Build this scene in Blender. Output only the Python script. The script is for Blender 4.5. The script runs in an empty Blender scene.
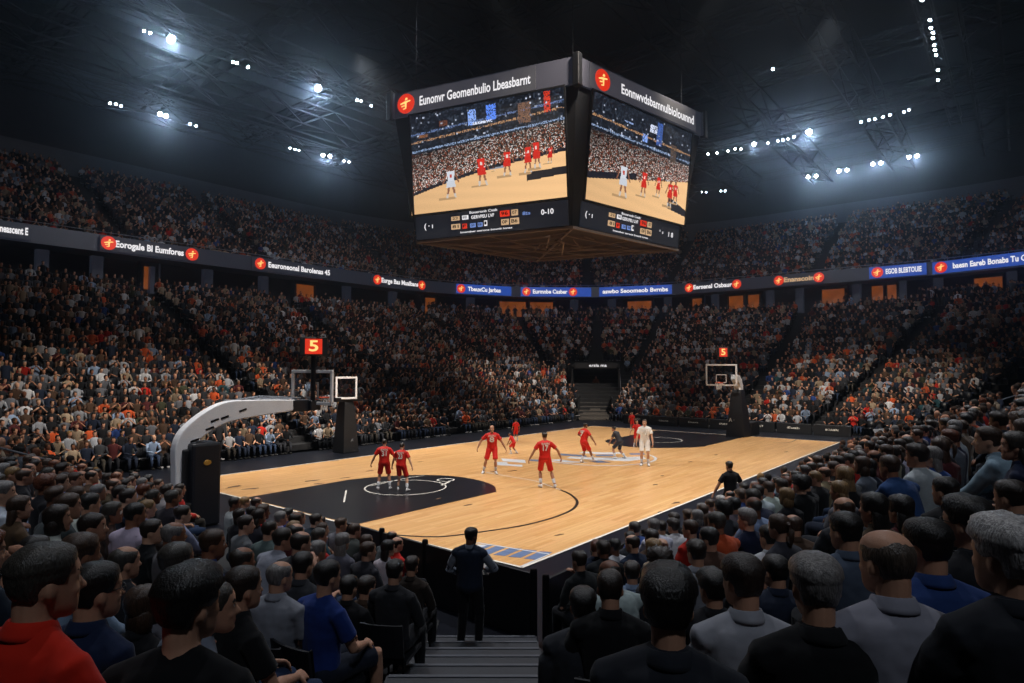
import bpy, bmesh, math, random, re
import numpy as np
from mathutils import Vector, Matrix, Quaternion
random.seed(7); RNG = np.random.default_rng(7)
PI = math.pi
SC = bpy.context.scene
COL = SC.collection
V = Vector

# ------------------------------------------------------------------ objects and names
def put(name, data, parent=None, loc=None, kind=None):
    o = bpy.data.objects.new(name, data); COL.objects.link(o)
    if parent is not None: o.parent = parent
    if loc is not None: o.location = loc
    if kind: o['kind'] = kind
    return o
def tag(o, label, cat, group=None):
    o['label'] = label; o['category'] = cat
    if group: o['group'] = group
    return o
def empty(name, loc=(0, 0, 0), rz=0.0):
    o = put(name, None, None, loc); o.rotation_euler = (0, 0, rz); o.empty_display_size = .2
    return o

# ------------------------------------------------------------------ materials
def _base(name):
    m = bpy.data.materials.new(name); m.use_nodes = True
    nt = m.node_tree; return m, nt, nt.nodes['Principled BSDF']
def mat(name, col, rough=.6, metal=0., var=.25, scale=9., bump=.0, spec=.5, bscale=None):
    """Principled with noise breaking up the colour and the surface."""
    m, nt, b = _base(name); N, L = nt.nodes, nt.links
    tc = N.new('ShaderNodeTexCoord'); nz = N.new('ShaderNodeTexNoise')
    nz.inputs['Scale'].default_value = scale; nz.inputs['Detail'].default_value = 4
    L.new(tc.outputs['Object'], nz.inputs['Vector'])
    r = N.new('ShaderNodeMix'); r.data_type = 'RGBA'
    r.inputs[6].default_value = tuple(c * (1 - var) for c in col) + (1,)
    r.inputs[7].default_value = tuple(min(1, c * (1 + var)) for c in col) + (1,)
    L.new(nz.outputs['Fac'], r.inputs[0]); L.new(r.outputs[2], b.inputs['Base Color'])
    b.inputs['Roughness'].default_value = rough; b.inputs['Metallic'].default_value = metal
    b.inputs['Specular IOR Level'].default_value = spec
    if bump:
        bn = N.new('ShaderNodeTexNoise'); bn.inputs['Scale'].default_value = bscale or scale * 4
        L.new(tc.outputs['Object'], bn.inputs['Vector'])
        bp = N.new('ShaderNodeBump'); bp.inputs['Strength'].default_value = bump; bp.inputs['Distance'].default_value = .02
        L.new(bn.outputs['Fac'], bp.inputs['Height']); L.new(bp.outputs['Normal'], b.inputs['Normal'])
    return m
def mat_obj(name, rough=.8, var=.12, scale=14., bump=.0, bscale=18., spec=.3, stretch=None, sheen=0.):
    """The colour is the object's own (obj.color), with procedural weave or strand variation."""
    m, nt, b = _base(name); N, L = nt.nodes, nt.links
    oi = N.new('ShaderNodeObjectInfo'); tc = N.new('ShaderNodeTexCoord')
    src = tc.outputs['Object']
    if stretch:
        mp = N.new('ShaderNodeMapping'); mp.inputs['Scale'].default_value = stretch
        L.new(src, mp.inputs['Vector']); src = mp.outputs['Vector']
    nz = N.new('ShaderNodeTexNoise'); nz.inputs['Scale'].default_value = scale; nz.inputs['Detail'].default_value = 3
    L.new(src, nz.inputs['Vector'])
    mr = N.new('ShaderNodeMapRange'); mr.inputs[1].default_value = .25; mr.inputs[2].default_value = .75
    mr.inputs[3].default_value = 1 - var; mr.inputs[4].default_value = 1 + var
    L.new(nz.outputs['Fac'], mr.inputs[0])
    mx = N.new('ShaderNodeMix'); mx.data_type = 'RGBA'; mx.blend_type = 'MULTIPLY'; mx.inputs[0].default_value = 1
    L.new(oi.outputs['Color'], mx.inputs[6]); L.new(mr.outputs[0], mx.inputs[7])
    L.new(mx.outputs[2], b.inputs['Base Color'])
    b.inputs['Roughness'].default_value = rough; b.inputs['Specular IOR Level'].default_value = spec
    if sheen: b.inputs['Sheen Weight'].default_value = sheen
    if bump:
        bn = N.new('ShaderNodeTexNoise'); bn.inputs['Scale'].default_value = bscale; bn.inputs['Detail'].default_value = 2
        L.new(src, bn.inputs['Vector'])
        bp = N.new('ShaderNodeBump'); bp.inputs['Strength'].default_value = bump; bp.inputs['Distance'].default_value = .03
        L.new(bn.outputs['Fac'], bp.inputs['Height']); L.new(bp.outputs['Normal'], b.inputs['Normal'])
    return m
def mat_attr(name, rough=.8, emit=None):
    m, nt, b = _base(name); N, L = nt.nodes, nt.links
    a = N.new('ShaderNodeAttribute'); a.attribute_name = 'tint'
    if emit is None:
        L.new(a.outputs['Color'], b.inputs['Base Color']); b.inputs['Roughness'].default_value = rough
        b.inputs['Specular IOR Level'].default_value = .25
    else:
        b.inputs['Base Color'].default_value = (.01, .01, .01, 1); b.inputs['Roughness'].default_value = .35
        L.new(a.outputs['Color'], b.inputs['Emission Color']); b.inputs['Emission Strength'].default_value = emit
    return m
def mat_emit(name, col, strength, base=(.02, .02, .02), var=0.):
    m, nt, b = _base(name); N, L = nt.nodes, nt.links
    b.inputs['Base Color'].default_value = (*base, 1); b.inputs['Roughness'].default_value = .4
    b.inputs['Emission Strength'].default_value = strength
    if var:
        tc = N.new('ShaderNodeTexCoord'); nz = N.new('ShaderNodeTexNoise'); nz.inputs['Scale'].default_value = 1.3
        L.new(tc.outputs['Object'], nz.inputs['Vector'])
        r = N.new('ShaderNodeMix'); r.data_type = 'RGBA'
        r.inputs[6].default_value = tuple(c * (1 - var) for c in col) + (1,); r.inputs[7].default_value = (*col, 1)
        L.new(nz.outputs['Fac'], r.inputs[0]); L.new(r.outputs[2], b.inputs['Emission Color'])
    else: b.inputs['Emission Color'].default_value = (*col, 1)
    return m

# ------------------------------------------------------------------ mesh building
class MB:
    def __init__(s): s.v = []; s.f = []; s.mi = []
    def add(s, vs, fs, mi=0):
        b = len(s.v); s.v.extend([tuple(v) for v in vs]); s.f.extend([tuple(b + i for i in f) for f in fs]); s.mi.extend([mi] * len(fs)); return s
    def box(s, c, size, rot=None, mi=0, taper=1.0):
        x, y, z = (q / 2 for q in size)
        vs = [V((sx * x * (taper if sz > 0 else 1), sy * y * (taper if sz > 0 else 1), sz * z)) for sz in (-1, 1) for sy in (-1, 1) for sx in (-1, 1)]
        if rot is not None: vs = [rot @ v for v in vs]
        vs = [v + V(c) for v in vs]
        return s.add(vs, [(0, 2, 3, 1), (4, 5, 7, 6), (0, 1, 5, 4), (2, 6, 7, 3), (0, 4, 6, 2), (1, 3, 7, 5)], mi)
    def rings(s, rs, n=10, mi=0, cap=True):
        """rs: (centre, ux, uy) vectors; a closed loft."""
        b = len(s.v); k = len(rs)
        for c, ux, uy in rs:
            for i in range(n):
                a = 2 * PI * i / n; s.v.append(tuple(c + ux * math.cos(a) + uy * math.sin(a)))
        for j in range(k - 1):
            for i in range(n):
                s.f.append((b + j * n + i, b + j * n + (i + 1) % n, b + (j + 1) * n + (i + 1) % n, b + (j + 1) * n + i)); s.mi.append(mi)
        if cap:
            s.f.append(tuple(b + i for i in reversed(range(n)))); s.f.append(tuple(b + (k - 1) * n + i for i in range(n))); s.mi += [mi, mi]
        return s
    def tube(s, pts, rad, n=8, mi=0, ref=V((0, 0, 1)), flat=1.0, round_ends=True):
        """tapered tube along pts; rad a number or list; rounded ends."""
        pts = [V(p) for p in pts]
        rad = list(rad) if hasattr(rad, '__len__') else [rad] * len(pts)
        rs = []
        for i, p in enumerate(pts):
            d = (pts[min(i + 1, len(pts) - 1)] - pts[max(i - 1, 0)]).normalized()
            r = ref if abs(d.dot(ref)) < .95 else V((0, 1, 0)) if abs(d.y) < .9 else V((1, 0, 0))
            ux = d.cross(r).normalized(); uy = ux.cross(d).normalized() * -1
            if i == 0 and round_ends:
                for a in (.15, .5, .8): rs.append((p - d * rad[0] * math.cos(a * PI / 2), ux * rad[0] * math.sin(a * PI / 2), uy * rad[0] * math.sin(a * PI / 2) * flat))
            rs.append((p, ux * rad[i], uy * rad[i] * flat))
            if i == len(pts) - 1 and round_ends:
                for a in (.8, .5, .15): rs.append((p + d * rad[-1] * math.cos(a * PI / 2), ux * rad[-1] * math.sin(a * PI / 2), uy * rad[-1] * math.sin(a * PI / 2) * flat))
        return s.rings(rs, n, mi)
    def bar(s, a, b, w, mi=0, h=None):
        a, b = V(a), V(b); d = (b - a); L = d.length; d.normalize()
        q = d.to_track_quat('X', 'Z') if abs(d.z) < .99 else d.to_track_quat('X', 'Y')
        return s.box((a + b) / 2, (L, w, h or w), q.to_matrix(), mi)
    def ellipsoid(s, c, r, rot=None, n=12, m=8, mi=0):
        R = rot if rot is not None else Matrix.Identity(3); rs = []
        for j in range(1, m):
            a = PI * j / m
            rs.append((V(c) + R @ V((0, 0, -r[2] * math.cos(a))), R @ V((r[0] * math.sin(a), 0, 0)), R @ V((0, r[1] * math.sin(a), 0))))
        return s.rings(rs, n, mi)
    def lathe(s, prof, n=20, c=(0, 0, 0), mi=0, rot=None):
        R = rot if rot is not None else Matrix.Identity(3)
        return s.rings([(V(c) + R @ V((0, 0, z)), R @ V((r, 0, 0)), R @ V((0, r, 0))) for r, z in prof], n, mi)
    def prism(s, poly, z0, z1, mi=0):
        n = len(poly)
        vs = [(x, y, z0) for x, y in poly] + [(x, y, z1) for x, y in poly]
        fs = [tuple(reversed(range(n))), tuple(range(n, 2 * n))] + [(i, (i + 1) % n, n + (i + 1) % n, n + i) for i in range(n)]
        return s.add(vs, fs, mi)
    def mesh(s, name, mats, smooth=False):
        me = bpy.data.meshes.new(name); me.from_pydata(s.v, [], s.f)
        for m in (mats if isinstance(mats, (list, tuple)) else [mats]): me.materials.append(m)
        me.polygons.foreach_set('material_index', s.mi)
        if smooth: me.polygons.foreach_set('use_smooth', [True] * len(s.f))
        me.update(); return me
    def obj(s, name, mats, parent=None, loc=None, kind=None, smooth=False, bevel=0.):
        o = put(name, s.mesh(name, mats, smooth), parent, loc, kind)
        if bevel:
            b = o.modifiers.new('bevel', 'BEVEL'); b.width = bevel; b.segments = 2; b.limit_method = 'ANGLE'
        return o
def evaluated(o, name):
    dg = bpy.context.evaluated_depsgraph_get(); dg.update()
    me = bpy.data.meshes.new_from_object(o.evaluated_get(dg)); me.name = name
    return me
def text_mesh(name, txt, size, mats, width=None, shear=0., bold=0.012, ext=.0):
    """Lettering as a mesh in the XZ plane, facing -Y, centred."""
    c = bpy.data.curves.new(name, 'FONT'); c.body = txt; c.size = size; c.align_x = 'CENTER'; c.align_y = 'CENTER'
    c.offset = bold * size; c.shear = shear; c.extrude = ext; c.resolution_u = 3
    o = bpy.data.objects.new(name, c); COL.objects.link(o); bpy.context.view_layer.update()
    me = evaluated(o, name); bpy.data.objects.remove(o); bpy.data.curves.remove(c)
    co = np.empty(len(me.vertices) * 3, 'f'); me.vertices.foreach_get('co', co); co = co.reshape(-1, 3)
    k = 1.0
    if width: k = width / max(1e-6, np.ptp(co[:, 0])); co[:, 0] -= (co[:, 0].max() + co[:, 0].min()) / 2
    me.vertices.foreach_set('co', np.stack([co[:, 0] * k, -co[:, 2], co[:, 1]], 1).ravel())
    me.materials.clear(); me.materials.append(mats); me.update()
    return me

# ------------------------------------------------------------------ camera frame (its place in the hall)
CAM = V((-24.3, -15.84, 4.02)); YAW = math.radians(38.85); PITCH = math.radians(2.386); FPX = 640.0
FWD = V((math.cos(YAW), math.sin(YAW), 0)); RGT = V((math.sin(YAW), -math.cos(YAW), 0))
def proj(p):
    d = V((math.cos(PITCH) * FWD.x, math.cos(PITCH) * FWD.y, math.sin(PITCH))); u = RGT.cross(d)
    q = V(p) - CAM; z = q.dot(d)
    return (512 + FPX * q.dot(RGT) / z, 341.5 - FPX * q.dot(u) / z, z) if z > .05 else (-9999, -9999, z)
def ray(x, y):
    d = V((math.cos(PITCH) * FWD.x, math.cos(PITCH) * FWD.y, math.sin(PITCH))); u = RGT.cross(d)
    return d + RGT * ((x - 512) / FPX) + u * ((341.5 - y) / FPX)
def at_z(x, y, z):
    r = ray(x, y); return CAM + r * ((z - CAM.z) / r.z)
# ------------------------------------------------------------------ people: one continuous body, clothing and hair as children
def ik(a, b, l1, l2, pole):
    """middle joint of a two-bone limb from a to b, bending towards pole."""
    a, b, pole = V(a), V(b), V(pole); d = b - a; L = min(d.length, (l1 + l2) * .999); n = d.normalized()
    b2 = a + n * L; x = (l1 * l1 - l2 * l2 + L * L) / (2 * L); h = math.sqrt(max(0, l1 * l1 - x * x))
    p = (pole - a) - n * (pole - a).dot(n)
    return a + n * x + p.normalized() * h, b2
def make_pose(pelvis, lean0=0., lean1=0., twist=0., side=0., wrists=None, ankles=None, knee_pole=None, elbow_pole=None, head=(0, 0, 0), spine=.53, thigh=.44, shin=.43, toes=None, sh=.195, hip=.09):
    J = dict(P=V(pelvis)); Tw = Matrix.Rotation(twist, 3, 'Z')
    def fr(t):
        a = lean0 + (lean1 - lean0) * t
        X = Tw @ V((1, 0, 0)) if t > .5 else Matrix.Rotation(twist * t * 2, 3, 'Z') @ V((1, 0, 0))
        up = Matrix.Rotation(side * t, 3, 'Y') @ Matrix.Rotation(-a, 3, 'X') @ V((0, 0, 1))
        X = (X - up * X.dot(up)).normalized()
        return up, X, up.cross(X)
    pts = [J['P']]; K = 24
    for i in range(K): pts.append(pts[-1] + fr((i + .5) / K)[0] * spine / K)
    J['fr'] = fr; J['sp'] = lambda t: pts[max(0, min(K, int(round(t * K))))] if t >= 0 else J['P'] + fr(0)[0] * t * spine
    J['N'] = pts[-1]; up, X, F = fr(1)
    Rh = Matrix.Rotation(twist * .5 + head[0], 3, 'Z') @ Matrix.Rotation(head[1], 3, 'X') @ Matrix.Rotation(head[2], 3, 'Y')
    J['R'] = Rh; J['H'] = J['N'] + up * .035 + V((0, .012, .018)) + Rh @ V((0, .02, .095))
    J['S'] = {}; J['E'] = {}; J['W'] = {}; J['hip'] = {}; J['K'] = {}; J['A'] = {}; J['toe'] = {}
    for s in (-1, 1):
        S = J['N'] - up * .088 + X * (s * sh) - F * .012; J['S'][s] = S
        w = wrists[s]; pole = (elbow_pole or {}).get(s) or S + X * s * .35 - F * .25 - V((0, 0, .5))
        J['E'][s], J['W'][s] = ik(S, w, .285, .255, pole)
        h = J['P'] + fr(0)[1] * (s * hip) - V((0, 0, .01)); J['hip'][s] = h
        kp = (knee_pole or {}).get(s) or h + V((s * .1, 1, .3))
        J['K'][s], J['A'][s] = ik(h, ankles[s], thigh, shin, kp)
        J['toe'][s] = V((toes or {}).get(s) or (s * .25, 1, 0)).normalized()
    return J

HEAD = [(-.118, .022, .066, .040), (-.108, .037, .082, .012), (-.09, .049, .089, -.022), (-.065, .058, .090, -.052), (-.035, .064, .090, -.078),
        (-.01, .068, .089, -.092), (.02, .072, .092, -.100), (.05, .073, .091, -.102), (.075, .068, .080, -.093), (.095, .055, .058, -.074), (.109, .036, .028, -.046), (.116, .012, -.002, -.02)]
def head_rings(R, C, grow=lambda z, a, y: 0., n=16, k=1.0):
    k = k * 1.03
    rs = []
    for z, hw, yf, yb in HEAD:
        rs.append((z * k, hw * k, yf * k, yb * k))
    out = []
    for z, hw, yf, yb in rs:
        ring = []
        for i in range(n):
            a = 2 * PI * i / n; cx, sy = math.cos(a), math.sin(a)
            e = .82
            x = hw * math.copysign(abs(cx) ** e, cx); y = (yf + yb) / 2 + (yf - yb) / 2 * math.copysign(abs(sy) ** e, sy)
            g = grow(z, a, y); L = math.hypot(x, y - (yf + yb) / 2) + 1e-6
            zz = z + g * (z / .116 if z > 0 else 0) * .9
            ring.append(C + R @ V((x * (1 + g / L), y + (y - (yf + yb) / 2) * g / L, zz)))
        out.append(ring)
    return out
def add_ringpts(mb, rings):
    n = len(rings[0]); b = len(mb.v)
    for r in rings: mb.v.extend(tuple(p) for p in r)
    for j in range(len(rings) - 1):
        for i in range(n): mb.f.append((b + j * n + i, b + j * n + (i + 1) % n, b + (j + 1) * n + (i + 1) % n, b + (j + 1) * n + i)); mb.mi.append(0)
    mb.f.append(tuple(b + i for i in reversed(range(n)))); mb.f.append(tuple(b + (len(rings) - 1) * n + i for i in range(n))); mb.mi += [0, 0]

TORSO_M = [(-.16, .10, .075, 0), (-.10, .150, .105, -.005), (.0, .168, .118, -.008), (.14, .165, .112, 0), (.32, .158, .112, .006), (.52, .172, .120, .008), (.70, .186, .122, .004), (.82, .188, .108, -.004), (.90, .165, .088, -.010), (.96, .110, .070, -.010), (1.0, .066, .060, -.004)]
TORSO_F = [(-.16, .10, .08, 0), (-.10, .155, .108, -.005), (.0, .172, .120, -.008), (.14, .158, .105, 0), (.32, .132, .095, .004), (.52, .148, .108, .012), (.66, .160, .128, .022), (.80, .165, .102, .002), (.90, .142, .080, -.008), (.96, .095, .062, -.008), (1.0, .056, .054, -.004)]
def torso(mb, J, prof, g=0., t0=-1, t1=2, n=16):
    rs = []
    for t, rx, ry, yo in prof:
        if t0 <= t <= t1:
            up, X, F = J['fr'](max(0, min(1, t))); rs.append((J['sp'](t) + F * yo, X * (rx + g), F * (ry + g)))
    rs2 = [(rs[0][0] - (rs[1][0] - rs[0][0]).normalized() * .03, rs[0][1] * .55, rs[0][2] * .55)] + rs
    e = rs[-1]; rs2.append((e[0] + (e[0] - rs[-2][0]).normalized() * .012, e[1] * .8, e[2] * .8))
    mb.rings(rs2, n)
def hand(mb, w, d, nrm, s, curl=.5, k=1.0):
    """palm, four bent fingers of unequal length and a thumb off the side; d points out of the wrist, nrm out of the palm."""
    d = d.normalized(); nrm = (nrm - d * nrm.dot(d)).normalized(); side = d.cross(nrm).normalized() * s
    c = w + d * .055 * k
    mb.rings([(w - d * .012, side * .024 * k, nrm * .019 * k), (w + d * .015, side * .030 * k, nrm * .017 * k), (w + d * .055 * k, side * .040 * k, nrm * .016 * k), (w + d * .088 * k, side * .041 * k, nrm * .013 * k), (w + d * .097 * k, side * .034 * k, nrm * .008 * k)], 10)
    for i, (off, L) in enumerate(((-.031, .068), (-.0105, .077), (.0105, .071), (.030, .055))):
        b = w + d * .086 * k + side * off * k; a = curl * (1 + .08 * i)
        d1 = (d * math.cos(a) + nrm * math.sin(a) + side * off * 1.2).normalized(); m = b + d1 * L * .52 * k
        a2 = a + curl * 1.1; d2 = (d * math.cos(a2) + nrm * math.sin(a2)).normalized(); e = m + d2 * L * .48 * k
        mb.tube([b, m, e], [.0095 * k, .0088 * k, .0072 * k], 6)
    b = w + d * .022 * k - side * .026 * k
    m = b + (d * .6 - side * .75 + nrm * .35).normalized() * .042 * k; e = m + (d * .95 - side * .1 + nrm * .35).normalized() * .034 * k
    mb.tube([b, m, e], [.0125 * k, .0105 * k, .0085 * k], 6)
def build_body(J, fem=False, curl=.5, palms=None, hands=True):
    mb = MB(); k = .93 if fem else 1.0; a = .86 if fem else 1.0
    torso(mb, J, TORSO_F if fem else TORSO_M, -.004)
    up = J['fr'](1)[0]; base = J['H'] + J['R'] @ V((0, -.035, -.085))
    mb.tube([J['N'] - up * .05, J['N'] + up * .02, (J['N'] + base) / 2 + V((0, 0, .01)), base + J['R'] @ V((0, 0, .05))], [.07 * a, .061 * a, .056 * a, .056 * a], 12, round_ends=False)
    add_ringpts(mb, head_rings(J['R'], J['H'], k=k))
    R, H = J['R'], J['H']
    q = lambda x, y, z: H + R @ V((x * k, y * k, z * k))
    mb.tube([q(0, .086, .012), q(0, .098, -.015), q(0, .108, -.034)], [.009, .011, .0145], 8)                # nose
    for s in (-1, 1):
        mb.tube([q(s * .008, .096, -.038), q(s * .014, .090, -.036)], [.009, .007], 6)
        mb.tube([q(s * .012, .089, .026), q(s * .034, .086, .031), q(s * .054, .070, .024)], [.008, .0085, .006], 6)   # brow
        mb.ellipsoid(q(s * .031, .076, .006), (.0135, .0135, .0125), n=8, m=6)                                 # eyeball
        mb.ellipsoid(q(s * .073, -.012, -.012), (.009, .020, .032), R @ Matrix.Rotation(s * .35, 3, 'Z'), 8, 6)   # ear
        mb.ellipsoid(q(s * .042, .066, -.03), (.018, .016, .018), R, 8, 6)                                     # cheek
    mb.tube([q(-.022, .080, -.066), q(0, .092, -.064), q(.022, .080, -.066)], [.006, .0085, .006], 6)          # lips
    mb.tube([q(-.018, .080, -.074), q(0, .091, -.075), q(.018, .080, -.074)], [.006, .008, .006], 6)
    mb.ellipsoid(q(0, .080, -.102), (.02, .016, .014), R, 8, 6)                                                # chin
    for s in (-1, 1):
        S, E, W = J['S'][s], J['E'][s], J['W'][s]
        inn = S + (J['sp'](.84) - S) * .45
        mb.tube([inn, S, S + (E - S) * .25, S + (E - S) * .6, E, E + (W - E) * .3, E + (W - E) * .8, W], [.050 * a, .056 * a, .052 * a, .045 * a, .039 * a, .042 * a, .030 * a, .025 * a], 10)
        mb.tube([J['N'] - up * .005, (J['N'] - up * .03) * .5 + S * .5 + up * .02, S + up * .012], [.056 * a, .046 * a, .040 * a], 8)
        d = (W - E).normalized(); pn = V((palms or {}).get(s) or (-s * .6, .1, -.8))
        if hands: hand(mb, W, d + V((-s * .1, .15, 0)), pn, s, curl, .95 if fem else 1.03)
        h, K, A = J['hip'][s], J['K'][s], J['A'][s]; f = (K - h).normalized()
        mb.tube([h - f * .03, h + (K - h) * .12, h + (K - h) * .5, K - (K - h) * .08, K, K + (A - K) * .1, K + (A - K) * .3, K + (A - K) * .55, K + (A - K) * .85, A], [.092, .092, .075, .058, .055, .052, .056, .050, .037, .036], 10)
        t = J['toe'][s]; mb.tube([A - t * .045 - V((0, 0, .045)), A + t * .04 - V((0, 0, .045)), A + t * .14 - V((0, 0, .058))], [.034, .036, .026], 8)
    return mb
def fuse(mb, name, mats, vox, ratio=1., smooth=3, post=None):
    """union of the closed pieces as one continuous skin."""
    o = mb.obj('tmp', mats)
    r = o.modifiers.new('r', 'REMESH'); r.mode = 'VOXEL'; r.voxel_size = vox; r.use_smooth_shade = True
    if smooth: q = o.modifiers.new('s', 'SMOOTH'); q.iterations = smooth; q.factor = .5
    if ratio < 1: d = o.modifiers.new('d', 'DECIMATE'); d.ratio = ratio
    me = evaluated(o, name); old = o.data; bpy.data.objects.remove(o); bpy.data.meshes.remove(old)
    me.materials.clear()
    for m in (mats if isinstance(mats, (list, tuple)) else [mats]): me.materials.append(m)
    me.polygons.foreach_set('use_smooth', [True] * len(me.polygons))
    if post: post(me)
    me.update(); return me
def face_paint(J, k=1.):
    """material slots on the body's own face: eye 1, iris 2, lips 3, brow 4."""
    Ri = J['R'].inverted(); H = J['H']
    def f(me):
        for p in me.polygons:
            q = Ri @ (p.center - H) / k
            if q.length > .15 or q.y < .04: continue
            for s in (-1, 1):
                ex, ez = q.x - s * .031, q.z - .006
                if abs(ex) < .0125 and abs(ez) < .006: p.material_index = 2 if abs(ex) < .006 else 1
                if abs(q.x - s * .034) < .020 and abs(q.z - .030 - .1 * abs(ex)) < .005: p.material_index = 4
            if abs(q.x) < .025 and -.080 < q.z < -.060: p.material_index = 3
    return f

def build_shirt(J, fem=False, sleeve='short', g=.012, collar=True, t0=-.06, waist=False):
    mb = MB(); a = .86 if fem else 1.0
    prof = TORSO_F if fem else TORSO_M
    torso(mb, J, [(t, rx + (.012 if waist and .1 < t < .5 else 0), ry + (.012 if waist and .1 < t < .5 else 0), yo) for t, rx, ry, yo in prof], g, t0, .97)
    for s in (-1, 1):
        S, E, W = J['S'][s], J['E'][s], J['W'][s]; inn = S + (J['sp'](.84) - S) * .45
        if sleeve == 'short': mb.tube([inn, S, S + (E - S) * .3, S + (E - S) * .68], [.050 * a + g, .055 * a + g, .053 * a + g, .055 * a + g * 1.2], 12, round_ends=False)
        elif sleeve == 'long':
            mb.tube([inn, S, S + (E - S) * .3, S + (E - S) * .7, E, E + (W - E) * .5, W - (W - E) * .06], [.050 * a + g, .055 * a + g, .053 * a + g, .048 * a + g, .045 * a + g, .040 * a + g, .031 * a + g], 12, round_ends=False)
        else: mb.tube([inn, S, S + (E - S) * .06], [.050 * a + g, .052 * a + g, .046 * a + g], 12, round_ends=False)
    up = J['fr'](1)[0]
    for s in (-1, 1):
        S = J['S'][s]; mb.tube([J['N'] - up * .012, (J['N'] - up * .03) * .5 + S * .5 + up * .018, S + up * .008], [.052 * a + g, .044 * a + g, .042 * a + g], 10)
    if collar:
        up, X, F = J['fr'](1); c = J['N'] + up * .004
        mb.rings([(c - up * .03, X * .086 * a, F * .080 * a), (c + up * .012, X * .073 * a, F * .070 * a), (c + up * .034, X * .066 * a, F * .066 * a), (c + up * .036, X * .05 * a, F * .05 * a)], 14)
    return mb
def build_legwear(J, fem=False, length='long', g=.012):
    mb = MB(); torso(mb, J, TORSO_F if fem else TORSO_M, g - .002, -1, .16)
    for s in (-1, 1):
        h, K, A = J['hip'][s], J['K'][s], J['A'][s]; f = (K - h).normalized()
        P = [h - f * .03, h + (K - h) * .12, h + (K - h) * .5]; r = [.098 + g * .5, .096 + g, .080 + g]
        if length == 'long': P += [K - (K - h) * .08, K, K + (A - K) * .1, K + (A - K) * .5, A + (K - A) * .06]; r += [.063 + g, .060 + g, .058 + g, .053 + g, .045 + g]
        elif length == 'knee': P += [K - (K - h) * .10]; r += [.082 + g]
        mb.tube(P, r, 12, round_ends=False); mb.ellipsoid(P[0], (r[0], r[0], r[0]))
    return mb
def build_shoe(J, s, sole=.0):
    A, t = J['A'][s], J['toe'][s]; mb = MB(); z = V((0, 0, 1)); x = t.cross(z)
    rs = []
    for d, w, h in ((-.075, .022, .03), (-.06, .036, .05), (-.01, .040, .062), (.05, .044, .05), (.11, .047, .036), (.16, .040, .028), (.185, .022, .02)):
        rs.append((V((A.x, A.y, A.z - .085)) + t * d + z * h, x * w, z * h))
    mb.rings(rs, 10); mb.tube([A - z * .06, A + z * .02], [.046, .043], 10, round_ends=False)
    return mb
def build_sock(J, s, top=.45):
    K, A = J['K'][s], J['A'][s]; mb = MB()
    mb.tube([A - V((0, 0, .03)), A + (K - A) * .15, A + (K - A) * top], [.042, .043, .053 if top > .3 else .046], 10, round_ends=False); return mb

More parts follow.
